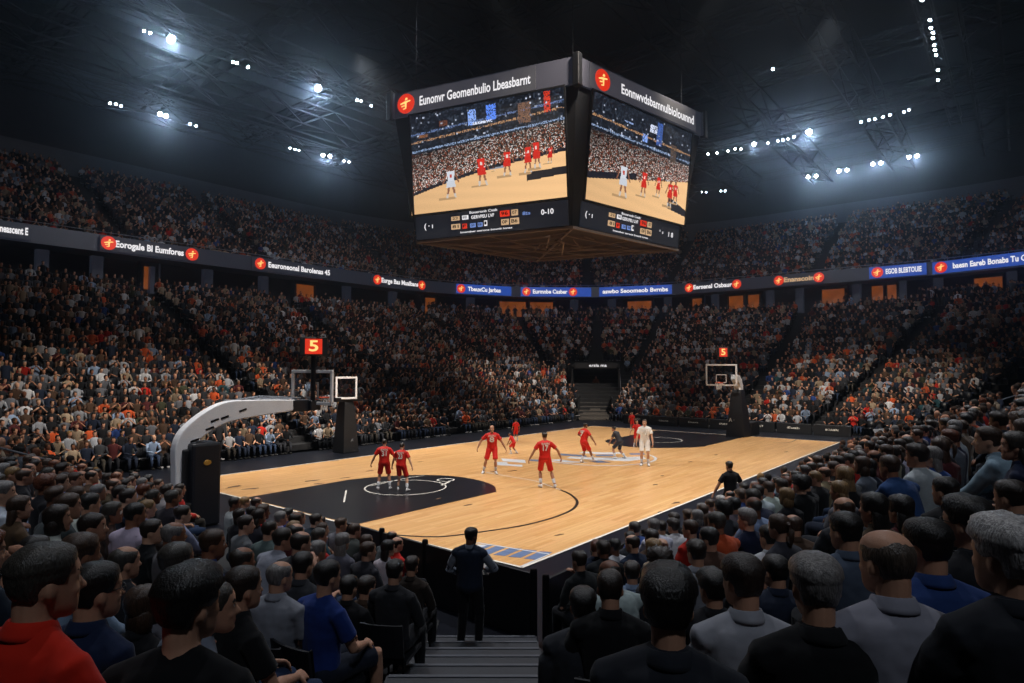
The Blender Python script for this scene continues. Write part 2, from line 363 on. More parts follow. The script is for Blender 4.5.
def hair_mesh(style, mats, name, n=26):
    """Hair in head space: a shell that sinks under the skin past the hairline."""
    mb = MB(); rr = np.random.default_rng(abs(hash(style)) % 1000 if False else len(style) * 7 + ord(style[0]))
    t = dict(short=.0085, crop=.0055, bald=.0035, bob=.018, long=.018, tail=.011, curly=.034, swept=.017, balding=.006)[style]
    global HEAD
    keep = HEAD
    # finer ring list
    zz = np.linspace(-.118, .116, 30); old = np.array(keep)
    HEAD = [(z, np.interp(z, old[:, 0], old[:, 1]), np.interp(z, old[:, 0], old[:, 2]), np.interp(z, old[:, 0], old[:, 3])) for z in zz]
    for i in range(4): HEAD.append((.116 + .0005 * i, max(.001, .012 - .003 * i), -.002 - .001 * i, -.02 + .004 * i)) if i == 0 else None
    ph = rr.uniform(0, 6.28, 8)
    def grow(z, a, y):
        front = math.sin(a)               # +1 face, -1 nape
        nap = -.056 if style not in ('bob', 'long') else -.11
        line = nap if front < -.62 else nap + (front + .62) / .45 * (.018 - nap) if front < -.17 else (.018 - .03 * max(0, 1 - abs(front - .12) / .2) if front < .32 else .018 + (front - .32) / .3 * .046 if front < .62 else .064 + (front - .62) * .03)
        if style in ('bob', 'long', 'tail') and -.3 < front < .45: line = min(line, -.02)
        if style == 'bob' and front < .3: line = -.12
        d = (z - line) / .02
        if style in ('bald', 'balding'):
            lim = .066 + .008 * math.sin(a * 3 + 1) if style == 'bald' else .092
            d = min(d, (lim - z - (.02 * front)) / .035)
        d = max(-1., min(1., d))
        w = 1 + .13 * math.sin(a * 3 + z * 30 + ph[0]) + .08 * math.sin(a * 7 - z * 50 + ph[1]) + (.35 * math.sin(a * 9 + ph[2]) * math.sin(z * 210 + ph[3]) if style == 'curly' else 0)
        g = t * w * d if d > 0 else .010 * d
        if style in ('short', 'swept') and z > .05: g += .006 * d if d > 0 else 0
        if style == 'swept' and front > .3 and z > .06: g += .008 * max(0, d)
        return g
    add_ringpts(mb, head_rings(Matrix.Identity(3), V((0, 0, 0)), grow, n)); HEAD = keep
    if style == 'long':
        mb.rings([(V((0, -.045, .05)), V((.07, 0, 0)), V((0, .05, 0))), (V((0, -.06, -.05)), V((.088, 0, 0)), V((0, .05, 0))), (V((0, -.075, -.15)), V((.095, 0, 0)), V((0, .042, 0))), (V((0, -.085, -.24)), V((.085, 0, 0)), V((0, .032, 0))), (V((0, -.085, -.29)), V((.05, 0, 0)), V((0, .02, 0)))], 14)
    if style == 'bob':
        mb.rings([(V((0, -.03, .03)), V((.082, 0, 0)), V((0, .07, 0))), (V((0, -.035, -.06)), V((.094, 0, 0)), V((0, .072, 0))), (V((0, -.035, -.125)), V((.09, 0, 0)), V((0, .066, 0))), (V((0, -.035, -.14)), V((.07, 0, 0)), V((0, .05, 0)))], 14)
    if style == 'tail':
        mb.ellipsoid((0, -.108, .045), (.03, .03, .03), n=10); mb.tube([(0, -.12, .045), (0, -.15, .0), (0, -.15, -.09), (0, -.135, -.16)], [.022, .03, .026, .010], 10)
    me = mb.mesh(name, mats, True)
    return me
# ------------------------------------------------------------------ wardrobe
def lin(h):
    h = h.lstrip('#'); c = [int(h[i:i + 2], 16) / 255 for i in (0, 2, 4)]
    return tuple(x / 12.92 if x <= .04045 else ((x + .055) / 1.055) ** 2.4 for x in c)
M_SKIN = mat_obj('skin', .55, .07, 30, .03, 120, .4)
M_EYE = mat('eye_white', (.7, .68, .65), .3); M_IRIS = mat('iris', (.03, .02, .015), .2); M_LIP = mat('lips', (.32, .10, .08), .45)
M_BROW = mat('eyebrow', (.03, .02, .015), .8)
M_CLOTH = mat_obj('cloth', .9, .12, 9, .85, 6, .2, sheen=.08)
M_SUIT = mat_obj('suit_wool', .85, .10, 30, .7, 5, .25, sheen=.06)
M_JERSEY = mat_obj('jersey', .6, .07, 12, .45, 9, .35)
M_DENIM = mat_obj('denim', .9, .2, 60, .3, 10, .2)
M_HAIR = mat_obj('hair', .45, .55, 80, .30, 160, .5, stretch=(1, 1, .22))
M_SHOE = mat_obj('shoe_leather', .5, .1, 20)
BODY_MATS = [M_SKIN, M_EYE, M_IRIS, M_LIP, M_BROW]

def seat_pose(kind, yaw=0., tilt=0., fem=False):
    an = {s: (s * .13, .45, .10) for s in (-1, 1)}
    kp = {s: V((s * .22, 1.2, 1.2)) for s in (-1, 1)}
    kw = dict(ankles=an, knee_pole=kp, head=(yaw, tilt, 0), spine=.50 if fem else .53, sh=.165 if fem else .198, thigh=.42 if fem else .44)
    if kind == 'knees': return make_pose((0, 0, .535), -.10, .16, wrists={-1: (-.16, .33, .655), 1: (.15, .31, .655)}, **kw)
    if kind == 'lap': return make_pose((0, 0, .535), -.14, .12, wrists={-1: (-.08, .22, .65), 1: (.07, .24, .655)}, **kw)
    if kind == 'cross': return make_pose((0, 0, .535), -.16, .06, wrists={-1: (.07, .215, .79), 1: (-.06, .235, .77)}, elbow_pole={s: V((s * .6, .2, .55)) for s in (-1, 1)}, **kw)
    if kind == 'lean': return make_pose((0, .03, .535), .30, .62, wrists={-1: (-.04, .56, .60), 1: (.05, .57, .61)}, elbow_pole={s: V((s * .7, .3, .3)) for s in (-1, 1)}, **kw)
    if kind == 'chin': return make_pose((0, .02, .535), .10, .34, wrists={-1: (-.10, .26, .66), 1: (.045, .30, .99)}, elbow_pole={-1: V((-.7, 0, .3)), 1: V((.5, .5, .2))}, **kw)
POSES = {}
CACHE = {}
def pose(kind, yaw, tilt, fem):
    k = (kind, yaw, tilt, fem)
    if k not in POSES: POSES[k] = seat_pose(kind, yaw, tilt, fem)
    return POSES[k]
def cached(key, fn):
    if key not in CACHE: CACHE[key] = fn()
    return CACHE[key]
HAIR_STYLES = ('short', 'crop', 'bald', 'balding', 'bob', 'long', 'tail', 'curly', 'swept')
def template(J, key, part, fem, lod, **kw):
    near = lod == 0
    if part == 'body':
        return cached(('b', key, fem, lod), lambda: fuse(build_body(J, fem, palms=kw.get('palms'), curl=kw.get('curl', .5)), 'body', BODY_MATS, .0075 if near else .010, .22 if near else .10, 2, face_paint(J, .93 if fem else 1.)))
    if part == 'shirt':
        return cached(('s', key, fem, lod, kw['sleeve'], kw['collar']), lambda: fuse(build_shirt(J, fem, kw['sleeve'], kw.get('g', .014), kw['collar']), 'shirt', [kw['m']], .011 if near else .014, .35 if near else .16, 4))
    if part == 'legs':
        return cached(('l', key, fem, lod, kw['length']), lambda: fuse(build_legwear(J, fem, kw['length']), 'trousers', [kw['m']], .012 if near else .016, .30 if near else .14, 4))
def dress(J, key, loc, rz, fem=False, lod=1, hair='short', hairc=(.02, .015, .01), skin=(.45, .27, .19), shirt='short', shirtc=(.02, .02, .025), collar=True, legs='long', legc=(.015, .015, .02), shoec=(.02, .02, .02), scale=1., suit=False, socks=None, shirt_name=None, jersey=False, glasses=False, legname=None):
    """A person: the body is the top-level object; shirt, trousers, shoes and hair are its children."""
    sm = M_SUIT if suit else M_JERSEY if jersey else M_CLOTH
    o = put('person', template(J, key, 'body', fem, lod), None, loc); o.rotation_euler = (0, 0, rz); o.scale = (scale,) * 3; o.color = (*skin, 1)
    hands = key
    sn = shirt_name or ('jacket' if suit else 'shirt')
    c = put(sn, template(J, key, 'shirt', fem, lod, sleeve=shirt, collar=collar, m=sm, g=.020 if suit else .014), o); c.color = (*shirtc, 1)
    lm = M_JERSEY if jersey else M_CLOTH
    c = put(legname or ('shorts' if legs == 'knee' else 'trousers'), template(J, key, 'legs', fem, lod, length=legs, m=lm), o); c.color = (*legc, 1)
    if collar and lod == 0 and not jersey:
        def col_():
            mb = MB(); a = .86 if fem else 1.0; up, X, F = J['fr'](1); N = J['N'] - F * .004; n = 22; g = .020 if suit else .012
            prof = [(-.004, .074 + g), (.014, .073 + g * .9), (.032, .068 + g * .7), (.048, .063 + g * .5), (.050, .060 + g * .4), (.044, .058 + g * .3), (.012, .062), (-.004, .066)]
            if suit: prof = [(p[0] - .012, p[1] + .002) for p in prof]
            vs = []
            for h_, r_ in prof:
                for i in range(n):
                    t_ = 2 * PI * i / n; fr = max(0., math.sin(t_)); vs.append(N + up * (h_ - .045 * fr ** 3 - .004) + (X * math.cos(t_) + F * math.sin(t_) * (1.0 + .12 * fr)) * r_ * a)
            k = len(prof); fs = [(j * n + i, j * n + (i + 1) % n, ((j + 1) % k) * n + (i + 1) % n, ((j + 1) % k) * n + i) for j in range(k) for i in range(n)]
            mb.add(vs, fs); return mb.mesh('collar', sm, True)
        c = put('collar', cached(('col', key, fem, suit), col_), o); c.color = (*[min(1, q * 1.12 + .002) for q in shirtc], 1)
    if hair:
        c = put('hair', cached(('h', hair), lambda: hair_mesh(hair, M_HAIR, 'hair')), o); c.color = (*hairc, 1)
        c.matrix_local = Matrix.Translation(J['H']) @ J['R'].to_4x4() @ Matrix.Scale(.93 if fem else 1., 4)
    for s in (-1, 1):
        c = put('shoe', cached(('shoe', key, fem, s), lambda: build_shoe(J, s).mesh('shoe', M_SHOE, True)), o); c.color = (*shoec, 1)
        if socks:
            c = put('sock', cached(('sock', key, fem, s), lambda: build_sock(J, s).mesh('sock', M_CLOTH, True)), o); c.color = (*socks, 1)
    if glasses:
        def gl():
            mb = MB()
            for s in (-1, 1):
                mb.tube([(s * .072, -.01, .008), (s * .066, .07, .010), (s * .052, .093, .010)], .0022, 6)
                ring = [V((s * .031 + .022 * math.cos(t), .098 - abs(math.cos(t)) * .003, .003 + .017 * math.sin(t))) for t in np.linspace(0, 2 * PI, 13)]
                mb.tube(ring, .0022, 5)
            mb.tube([(-.010, .100, .008), (.010, .100, .008)], .002, 5)
            return mb.mesh('glasses', mat('spectacle_frame', (.02, .02, .02), .3), True)
        c = put('glasses', cached('glasses', gl), o); c.matrix_local = Matrix.Translation(J['H']) @ J['R'].to_4x4()
    return o
# ------------------------------------------------------------------ hall materials
def mat_wood():
    m, nt, b = _base('maple_court'); N, L = nt.nodes, nt.links
    tc = N.new('ShaderNodeTexCoord'); mp = N.new('ShaderNodeMapping'); mp.inputs['Scale'].default_value = (1, 1, 1)
    L.new(tc.outputs['Object'], mp.inputs['Vector'])
    br = N.new('ShaderNodeTexBrick'); br.inputs['Scale'].default_value = 1.0; br.inputs['Brick Width'].default_value = 1.7; br.inputs['Row Height'].default_value = .13
    br.inputs['Mortar Size'].default_value = .0035; br.inputs['Color1'].default_value = (*lin('#deae76'), 1); br.inputs['Color2'].default_value = (*lin('#cd9a60'), 1); br.inputs['Mortar'].default_value = (*lin('#ad7c48'), 1)
    L.new(mp.outputs['Vector'], br.inputs['Vector'])
    nz = N.new('ShaderNodeTexNoise'); nz.inputs['Scale'].default_value = 1.6; nz.inputs['Detail'].default_value = 6; mp2 = N.new('ShaderNodeMapping'); mp2.inputs['Scale'].default_value = (.25, 3.5, 1)
    L.new(tc.outputs['Object'], mp2.inputs['Vector']); L.new(mp2.outputs['Vector'], nz.inputs['Vector'])
    mx = N.new('ShaderNodeMix'); mx.data_type = 'RGBA'; mx.blend_type = 'OVERLAY'; mx.inputs[0].default_value = .35
    L.new(br.outputs['Color'], mx.inputs[6]); L.new(nz.outputs['Fac'], mx.inputs[7]); L.new(mx.outputs[2], b.inputs['Base Color'])
    b.inputs['Roughness'].default_value = .38; b.inputs['Coat Weight'].default_value = .25; b.inputs['Coat Roughness'].default_value = .22
    return m
M_WOOD = mat_wood()
M_APRON = mat('apron_vinyl', lin('#10131c'), .36, 0, .2, 3, spec=.3)
M_KEY = mat('key_paint', lin('#13151c'), .28, 0, .15, 4)
M_LINE_W = mat('line_white', lin('#dcd8d0'), .4, 0, .06); M_LINE_K = mat('line_black', lin('#2a2018'), .4, 0, .1)
M_SCUFF = mat('scuff', lin('#5a3c22'), .6, 0, .3)
M_LOGO_B = mat('logo_blue', lin('#5f7396'), .4, 0, .15); M_LOGO_G = mat('logo_pale', lin('#c9ccd2'), .4, 0, .1)
M_TER = mat('terrace_concrete', lin('#15161a'), .85, 0, .3, 2.5, .1)
M_STEP = mat('stair_rubber', lin('#2b2d33'), .6, 0, .25, 5, .1); M_NOSE = mat('stair_nosing', lin('#50535a'), .5, .1, .2, 8)
M_BLACK = mat('black_panel', lin('#0f1116'), .5, 0, .3, 3); M_BLACKM = mat('black_steel', lin('#17181c'), .4, .6, .3, 6)
M_WALL = mat('dark_wall', lin('#24262e'), .9, 0, .25, .8); M_CEIL = mat('roof_deck', lin('#08080b'), .9, 0, .3, .6)
M_TRUSS = mat('truss_paint', lin('#26282c'), .6, .3, .3, 2); M_TRUSSD = mat('roof_steel', lin('#101114'), .8, .1, .3, 2)
M_FASC = mat_emit('fascia_led', lin('#262a36'), .55, (.03, .03, .04), .3); M_RAIL = mat('rail_steel', lin('#9aa0aa'), .35, .8, .15, 8)
M_WHITE = mat('white_paint', lin('#e2e2e6'), .45, 0, .10, 3, .06); M_PAD = mat('navy_pad', lin('#10131c'), .5, 0, .2, 3, .1)
M_CHAIR = mat('chair_plastic', lin('#16181d'), .45, 0, .25, 8)
M_GREYP = mat('grey_paint', lin('#6d7076'), .5, 0, .15, 4)

# ------------------------------------------------------------------ floor and court
HL, HW = 14.0, 7.8
MB().box((14, 10, -.15), (110, 110, .3)).obj('floor', M_APRON, kind='structure')
MB().box((0, 0, .004), (2 * HL, 2 * HW, .008)).obj('floor_court', M_WOOD, kind='structure')
def smooth_poly(pts, sub=6, closed=True):
    out = []; n = len(pts)
    for i in range(n if closed else n - 1):
        p0, p1, p2, p3 = (V((*pts[(i + k) % n], 0)) if closed else V((*pts[max(0, min(n - 1, i + k))], 0)) for k in (-1, 0, 1, 2))
        for j in range(sub):
            t = j / sub; q = .5 * ((2 * p1) + (p2 - p0) * t + (2 * p0 - 5 * p1 + 4 * p2 - p3) * t * t + (3 * p1 - p0 - 3 * p2 + p3) * t ** 3); out.append((q.x, q.y))
    if not closed: out.append(tuple(pts[-1]))
    return out
def ribbon(mb, pts, w, z, closed=False):
    pts = [V((p[0], p[1], 0)) for p in pts]; n = len(pts); vs = []
    for i in range(n):
        a, b = (pts[(i - 1) % n], pts[(i + 1) % n]) if closed else (pts[max(0, i - 1)], pts[min(n - 1, i + 1)])
        d = (b - a).normalized(); q = V((-d.y, d.x, 0)) * w / 2
        vs += [pts[i] + q + V((0, 0, z)), pts[i] - q + V((0, 0, z))]
    fs = [(2 * i, 2 * i + 1, (2 * i + 3) % (2 * n), (2 * i + 2) % (2 * n)) for i in range(n if closed else n - 1)]
    mb.add(vs, fs)
arc = lambda cx, cy, r, a0, a1, n=32: [(cx + r * math.cos(math.radians(a0 + (a1 - a0) * i / n)), cy + r * math.sin(math.radians(a0 + (a1 - a0) * i / n))) for i in range(n + 1)]
kl = [(-13.9, 3.15), (-9.9, 3.3)] + smooth_poly([(-9.0, 3.05), (-7.7, 2.2), (-7.0, .9), (-7.05, -.4), (-7.5, -1.5), (-8.3, -2.3)], 5, False) + [(-13.9, -2.3)]
kr = [(13.9, -2.85), (7.6, -2.8)] + smooth_poly([(6.9, -2.55), (5.7, -1.5), (5.1, -.1), (5.4, 1.2), (6.3, 2.25), (7.2, 2.65)], 5, False) + [(13.9, 2.95)]
MB().prism(kl[::-1], .008, .012).obj('floor_marking_key', M_KEY, kind='structure')
MB().prism(kr[::-1], .008, .012).obj('floor_marking_key', M_KEY, kind='structure')
w = MB()
for a, b in (((-HL, -HW), (HL, -HW)), ((HL, -HW), (HL, HW)), ((HL, HW), (-HL, HW)), ((-HL, HW), (-HL, -HW))): ribbon(w, [a, b], .07, .014)
ribbon(w, arc(-9.6, .6, 1.35, 0, 360), .05, .014); ribbon(w, [(-12.4, .2), (-11.2, 1.7)], .05, .014); ribbon(w, [(-10.2, 1.7), (-8.2, 1.95), (-7.6, 1.8)], .05, .014)
ribbon(w, [(-8.6, -.1), (-7.9, .2)], .09, .014); ribbon(w, arc(-7.75, .55, .3, 0, 360, 14), .06, .014)
ribbon(w, arc(8.9, .4, 1.3, 0, 360), .05, .014)
ribbon(w, [(-6.7, -3.7), (-5.9, -2.1), (-5.6, .5)], .05, .014)
w.obj('floor_marking_white', M_LINE_W, kind='structure')
k = MB()
ribbon(k, smooth_poly([(-14, -3.75), (-13.4, -4.8), (-12.4, -5.3), (-11.2, -5.72), (-10, -5.8), (-8.9, -5.65), (-7.9, -5.15), (-7.1, -4.35), (-6.72, -3.7)], 6, False), .09, .0135)
ribbon(k, smooth_poly([(13.9, -5.6), (12.6, -5.7), (11.8, -5.5), (11.6, -5.0)], 6, False), .06, .0135)
k.obj('floor_marking_arc', M_LINE_K, kind='structure')
sc = MB(); rs = random.Random(4)
for px, py, L in ((348, 524, .55), (469, 505, .5), (494, 472, .6), (370, 471, .5), (335, 461, .6), (312, 481, .9), (318, 484, .6), (345, 478, .5), (513, 471, .6), (655, 485, .5), (662, 476, .4), (380, 538, .5), (560, 535, .4), (676, 503, .6), (660, 513, .5), (690, 462, .4), (234, 487, .9), (252, 489, .8), (365, 535, .4), (438, 499, .4), (540, 450, .5), (716, 455, .5), (786, 452, .5), (420, 462, .4)):
    p = at_z(px, py, 0); n = 9; a0 = rs.uniform(-.4, .2)
    poly = []
    for i in range(n):
        a = 2 * PI * i / n; r_ = L * .42 * rs.uniform(.55, 1.1); x, y = r_ * math.cos(a), r_ * .32 * math.sin(a)
        poly.append((p.x + x * math.cos(a0) - y * math.sin(a0), p.y + x * math.sin(a0) + y * math.cos(a0)))
    sc.prism(poly, .008, .0125)
sc.obj('floor_marking_scuff', M_SCUFF, kind='structure')
# centre emblem: pale wing shapes and blue letter blocks painted on the wood
lg, lb = MB(), MB()
for q in ([(1.6, -2.6), (.5, -2.3), (.0, -1.1), (-.4, .3), (.1, .4), (.5, -.5), (1.2, -1.4), (2.3, -2.1)], [(-.9, -1.2), (-1.5, -.4), (-1.3, .6), (-.9, .3), (-1.0, -.4)], [(2.6, -1.0), (1.8, -.2), (1.4, .8), (1.9, .9), (2.3, .0), (2.9, -.6)], [(-3.6, .3), (-3.9, 1.4), (-3.3, 2.1), (-3.0, 1.6), (-3.4, 1.2), (-3.2, .6)], [(-2.7, .8), (-2.9, 1.9), (-2.3, 2.5), (-2.0, 1.4)]): lg.prism(q, .008, .0125)
for q in ([(.5, -.2), (.2, 1.2), (.7, 1.4), (.9, .1)], [(1.5, -1.0), (1.0, -.4), (1.4, -.1), (2.0, -.7)], [(-.3, -1.9), (-.7, -1.5), (-.5, -.9), (-.1, -1.3)], [(2.9, -1.9), (2.4, -1.4), (2.8, -1.1), (3.3, -1.6)], [(-1.9, .4), (-2.1, 1.1), (-1.7, 1.3), (-1.5, .7)]): lb.prism(q, .008, .0123)
ribbon(lg, arc(.8, -.6, 2.55, 100, 330, 40), .12, .0128)
lg.obj('floor_marking_emblem', M_LOGO_G, kind='structure'); lb.obj('floor_marking_emblem', M_LOGO_B, kind='structure')
cb = MB()
for i in range(5): cb.prism([(-13.9 + .1 * i, -6.1 - .34 * i), (-13.25 + .1 * i, -6.05 - .34 * i), (-13.15 + .1 * i, -6.3 - .34 * i), (-13.8 + .1 * i, -6.35 - .34 * i)], .008, .0125)
cb.obj('floor_marking_corner_emblem', M_LOGO_B, kind='structure')
cc = MB(); ribbon(cc, [(-14.02, -5.9), (-13.2, -5.9), (-12.9, -7.7), (-14.02, -7.75)], .06, .0135); cc.prism([(-13.8, -6.02), (-13.3, -6.0), (-13.22, -6.2), (-13.7, -6.22)], .0126, .0132)
cc.obj('floor_marking_corner_emblem', M_LOGO_G, kind='structure')

# ------------------------------------------------------------------ the bowl: rows around three sides
ROW = .85; RR = .72
NX, NY, EX = -17.4, 11.4, 18.8                        # inner lines of the left, far and end rows
CB, CC, CD = V((-15.4, 9.4)), V((16.8, 9.4)), V((16.8, -8.8)); R0 = 2.0
YL = 4.0; DEND = -38
def ring_path(off, n=18, yl=YL):
    """points (x, y, nx, ny) along the row at this offset from the front line; n = outward."""
    r = R0 + off; P = [(NX - off, yl, -1, 0), (NX - off, CB.y, -1, 0)]
    for c, a0, a1 in ((CB, 180, 90), (CC, 90, 0), (CD, 0, DEND)):
        for i in range(n + 1):
            a = math.radians(a0 + (a1 - a0) * i / n); P.append((c.x + r * math.cos(a), c.y + r * math.sin(a), math.cos(a), math.sin(a)))
    return P
def ring_strip(mb, o1, z1, o2, z2, yl=YL):
    A, B = ring_path(o1, yl=yl), ring_path(o2, yl=yl); n = len(A)
    vs = [(a[0], a[1], z1) for a in A] + [(b[0], b[1], z2) for b in B]
    mb.add(vs, [(i, i + 1, n + i + 1, n + i) for i in range(n - 1)])
def ring_solid(name, m, o1, o2, z1, z2, yl=YL, kind='structure'):
    mb = MB(); A, B = ring_path(o1, yl=yl), ring_path(o2, yl=yl); n = len(A)
    vs = [(a[0], a[1], z) for z in (z1, z2) for a in A] + [(b[0], b[1], z) for z in (z1, z2) for b in B]
    fs = []
    for i in range(n - 1): fs += [(i, i + 1, n + i + 1, n + i), (2 * n + i, 3 * n + i, 3 * n + i + 1, 2 * n + i + 1), (n + i, n + i + 1, 3 * n + i + 1, 3 * n + i), (i, 2 * n + i, 2 * n + i + 1, i + 1)]
    fs += [(0, n, 3 * n, 2 * n), (n - 1, 3 * n - 1, 4 * n - 1, 2 * n - 1)]
    mb.add(vs, fs); return mb.obj(name, m, kind=kind)
NLOW, NUP = 27, 20
QK = RR / .85
zlow = lambda k: .33 * k * QK + .0032 * k * k * QK * QK
zup = lambda k: 12.3 + .50 * k * QK
OUP = 22.0
t = MB()
for k in range(NLOW):
    if k: ring_strip(t, RR * k - .05, zlow(k - 1), RR * k - .05, zlow(k))
    ring_strip(t, RR * k - .05, zlow(k), RR * (k + 1) - .05, zlow(k))
ring_strip(t, RR * NLOW - .05, zlow(NLOW - 1), RR * NLOW - .05, zlow(NLOW - 1) + .3); ring_strip(t, RR * NLOW - .05, zlow(NLOW - 1) + .3, 24.0, zlow(NLOW - 1) + .3)
cap = [(NX + .05 - RR * k * 1.0, zlow(k)) for k in range(NLOW)]
for k in range(NLOW): t.add([(NX - RR * k + .05, YL, 0), (NX - RR * (k + 1) + .05, YL, 0), (NX - RR * (k + 1) + .05, YL, zlow(k)), (NX - RR * k + .05, YL, zlow(k))], [(0, 1, 2, 3)])
t.obj('floor_terrace', M_TER, kind='structure')
t = MB(); ring_strip(t, 21.3, zup(0), OUP - .05, zup(0))
for k in range(NUP):
    if k: ring_strip(t, OUP + RR * k - .05, zup(k - 1), OUP + RR * k - .05, zup(k))
    ring_strip(t, OUP + RR * k - .05, zup(k), OUP + RR * (k + 1) - .05, zup(k))
ring_strip(t, 21.3, 11.9, 24.0, 11.9)
t.obj('floor_terrace_upper', M_TER, kind='structure')
ring_solid('trim_1', M_FASC, 21.15, 21.35, 11.88, 13.02)                 # the fascia that carries the ribbon boards
rl = MB(); A = ring_path(21.2, 30)
rl.tube([(a[0], a[1], 13.22) for a in A], .03, 5, round_ends=False)
for a in A[::2]: rl.tube([(a[0], a[1], 13.0), (a[0], a[1], 13.22)], .02, 5)
rl.obj('trim_2', M_RAIL, kind='structure')
ring_solid('wall_concourse', M_WALL, 24.0, 24.3, zlow(NLOW - 1), 12.0)
ring_solid('wall_upper', M_WALL, OUP + RR * NUP, OUP + RR * NUP + .3, 20.0, 30.0)
ring_solid('trim_3', mat('parapet', lin('#565963'), .8, 0, .2, .6), OUP + RR * NUP - .25, OUP + RR * NUP - .1, 20.0, 22.6)
MB().box((14, 10, 30.2), (112, 112, .3)).obj('ceiling', M_CEIL, kind='structure')
MB().box((-41.5, 10, 15), (.4, 112, 30)).obj('wall_left', M_WALL, kind='structure'); MB().box((14, -45.5, 15), (112, .4, 30)).obj('wall_near', M_WALL, kind='structure')

# near stands either side of the stair
AL, AR = -1.15, .35
ZL, ZR = .25, .37
def aisle_y(x, lat): t_ = (x - CAM.x - RGT.x * lat) / FWD.x; return CAM.y + RGT.y * lat + FWD.y * t_
def aisle_x(y, lat): t_ = (y - CAM.y - RGT.y * lat) / FWD.y; return CAM.x + RGT.x * lat + FWD.x * t_
NEAR_L, NEAR_R = NX, -10.8
YE, XE = 2.6, 5.0
NROWS = 13
for side in 'LR':
    t = MB()
    for k in range(NROWS):
        if side == 'L':
            a, b = NEAR_L - ROW * (k - .5), NEAR_L - ROW * (k + .5); z = max(.02, ZL * k)
            q = [(a, aisle_y(a, AL)), (a, YE), (b, YE), (b, aisle_y(b, AL))]
        else:
            a, b = NEAR_R - ROW * (k - .5), NEAR_R - ROW * (k + .5); z = max(.02, ZR * k)
            q = [(aisle_x(a, AR), a), (aisle_x(b, AR), b), (XE, b), (XE, a)]
        t.prism(q, .0, z)
    t.obj('floor_stand_' + ('baseline' if side == 'L' else 'sideline'), M_TER, kind='structure')
st, no = MB(), MB(); n = 19; dt = .66
for i in range(n):
    t0 = 9.3 - dt * i; z = .20 * (i + 1)
    c = CAM + FWD * (t0 - dt / 2) + RGT * ((AL + AR) / 2); c.z = z / 2
    R = Matrix.Rotation(YAW, 3, 'Z')
    st.box(c, (dt, AR - AL, z), R)
    e = CAM + FWD * (t0 - .022) + RGT * ((AL + AR) / 2); e.z = z + .004
    no.box(e, (.045, AR - AL - .04, .012), R)
st.obj('floor_stair', M_STEP, kind='structure'); no.obj('trim_4', M_NOSE, kind='structure')
# low black wall between the stand ends and the court
bw = empty('barrier', (-16.6, -9.3, 0))
def barrier(parent, x0, y0, x1, y1, n, h=.98):
    a, b = V((x0, y0, 0)), V((x1, y1, 0)); d = (b - a); L = d.length; d.normalize(); R = Matrix.Rotation(math.atan2(d.y, d.x), 3, 'Z')
    for i in range(n):
        c = a + d * (L * (i + .5) / n); c.z = h / 2
        MB().box((0, 0, 0), (L / n - .03, .06, h), R).obj('panel', M_BLACK, parent, c - parent.location, bevel=.01)
    for i in range(n + 1):
        c = a + d * (L * i / n) - parent.location; m = MB(); m.lathe([(.055, 0), (.055, h + .04), (.045, h + .07), (.0, h + .075)], 12); m.obj('post', M_BLACKM, parent, c, smooth=False)
barrier(bw, -16.6, -10.05, -16.4, -5.2, 4)
tag(bw, 'low black barrier of panels and posts at the foot of the stairs', 'barrier')
bs = empty('barrier', (-16.0, -10.45, 0)); barrier(bs, -16.5, -10.2, -13.2, -10.1, 3, .90)
tag(bs, 'black barrier with four posts along the front of the sideline seats', 'barrier')
# ------------------------------------------------------------------ hanging scoreboard
M_SBK = mat('scoreboard_shell', lin('#0b0c10'), .45, .2, .25, 2)
M_SCR = mat_attr('led_screen', emit=1.0)
M_HDR = mat_emit('header_led', lin('#55545e'), .6, var=.35); M_PNL = mat_emit('panel_led', lin('#1c2330'), .6, var=.3)
M_TXT = mat_emit('white_led', lin('#f4f2f6'), 1.0); M_TXTO = mat_emit('amber_led', lin('#ffb46a'), 1.0); M_RED = mat_emit('red_led', lin('#e8341a'), 1.0, var=.2); M_BEIGE = mat_emit('cream_led', lin('#e0b98e'), .8)
M_YEL = mat_emit('yellow_led', lin('#ffd27a'), 1.2); M_BLUE = mat_emit('blue_led', lin('#2f5cc8'), .75, var=.35); M_BLUED = mat_emit('pale_blue_led', lin('#7f9fe8'), .8)
M_BROWN = mat('underside_brown', lin('#2a1910'), .7, .0, .3, 1.5); M_BRT = mat('underside_bar', lin('#7d6e66'), .5, .4, .2, 4)
B = dict(n=V((-.04, .19, 10.5)), l=V((-2.11, 8.26, 10.5)), r=V((8.31, -1.18, 10.5))); B['b'] = B['l'] + B['r'] - B['n']
T = dict(n=V((-.6, -.5, 18)), l=V((-3.1, 9.2, 18)), r=V((9.3, -2.3, 18))); T['b'] = T['l'] + T['r'] - T['n']
order = 'lnrb'
SBC = V((3.1, 3.6, 10.5)); sb = empty('scoreboard', SBC)
tag(sb, 'large four sided hanging scoreboard with video screens above the court', 'scoreboard')
hull = MB(); lerp = lambda a, b, t_: a + (b - a) * t_
top = {c: lerp(B[c], T[c], 6.3 / 7.5) for c in order}
hull.add([B[c] - SBC for c in order] + [top[c] - SBC for c in order], [(0, 1, 5, 4), (1, 2, 6, 5), (2, 3, 7, 6), (3, 0, 4, 7), (4, 5, 6, 7)])
hull.obj('frame', M_SBK, sb)
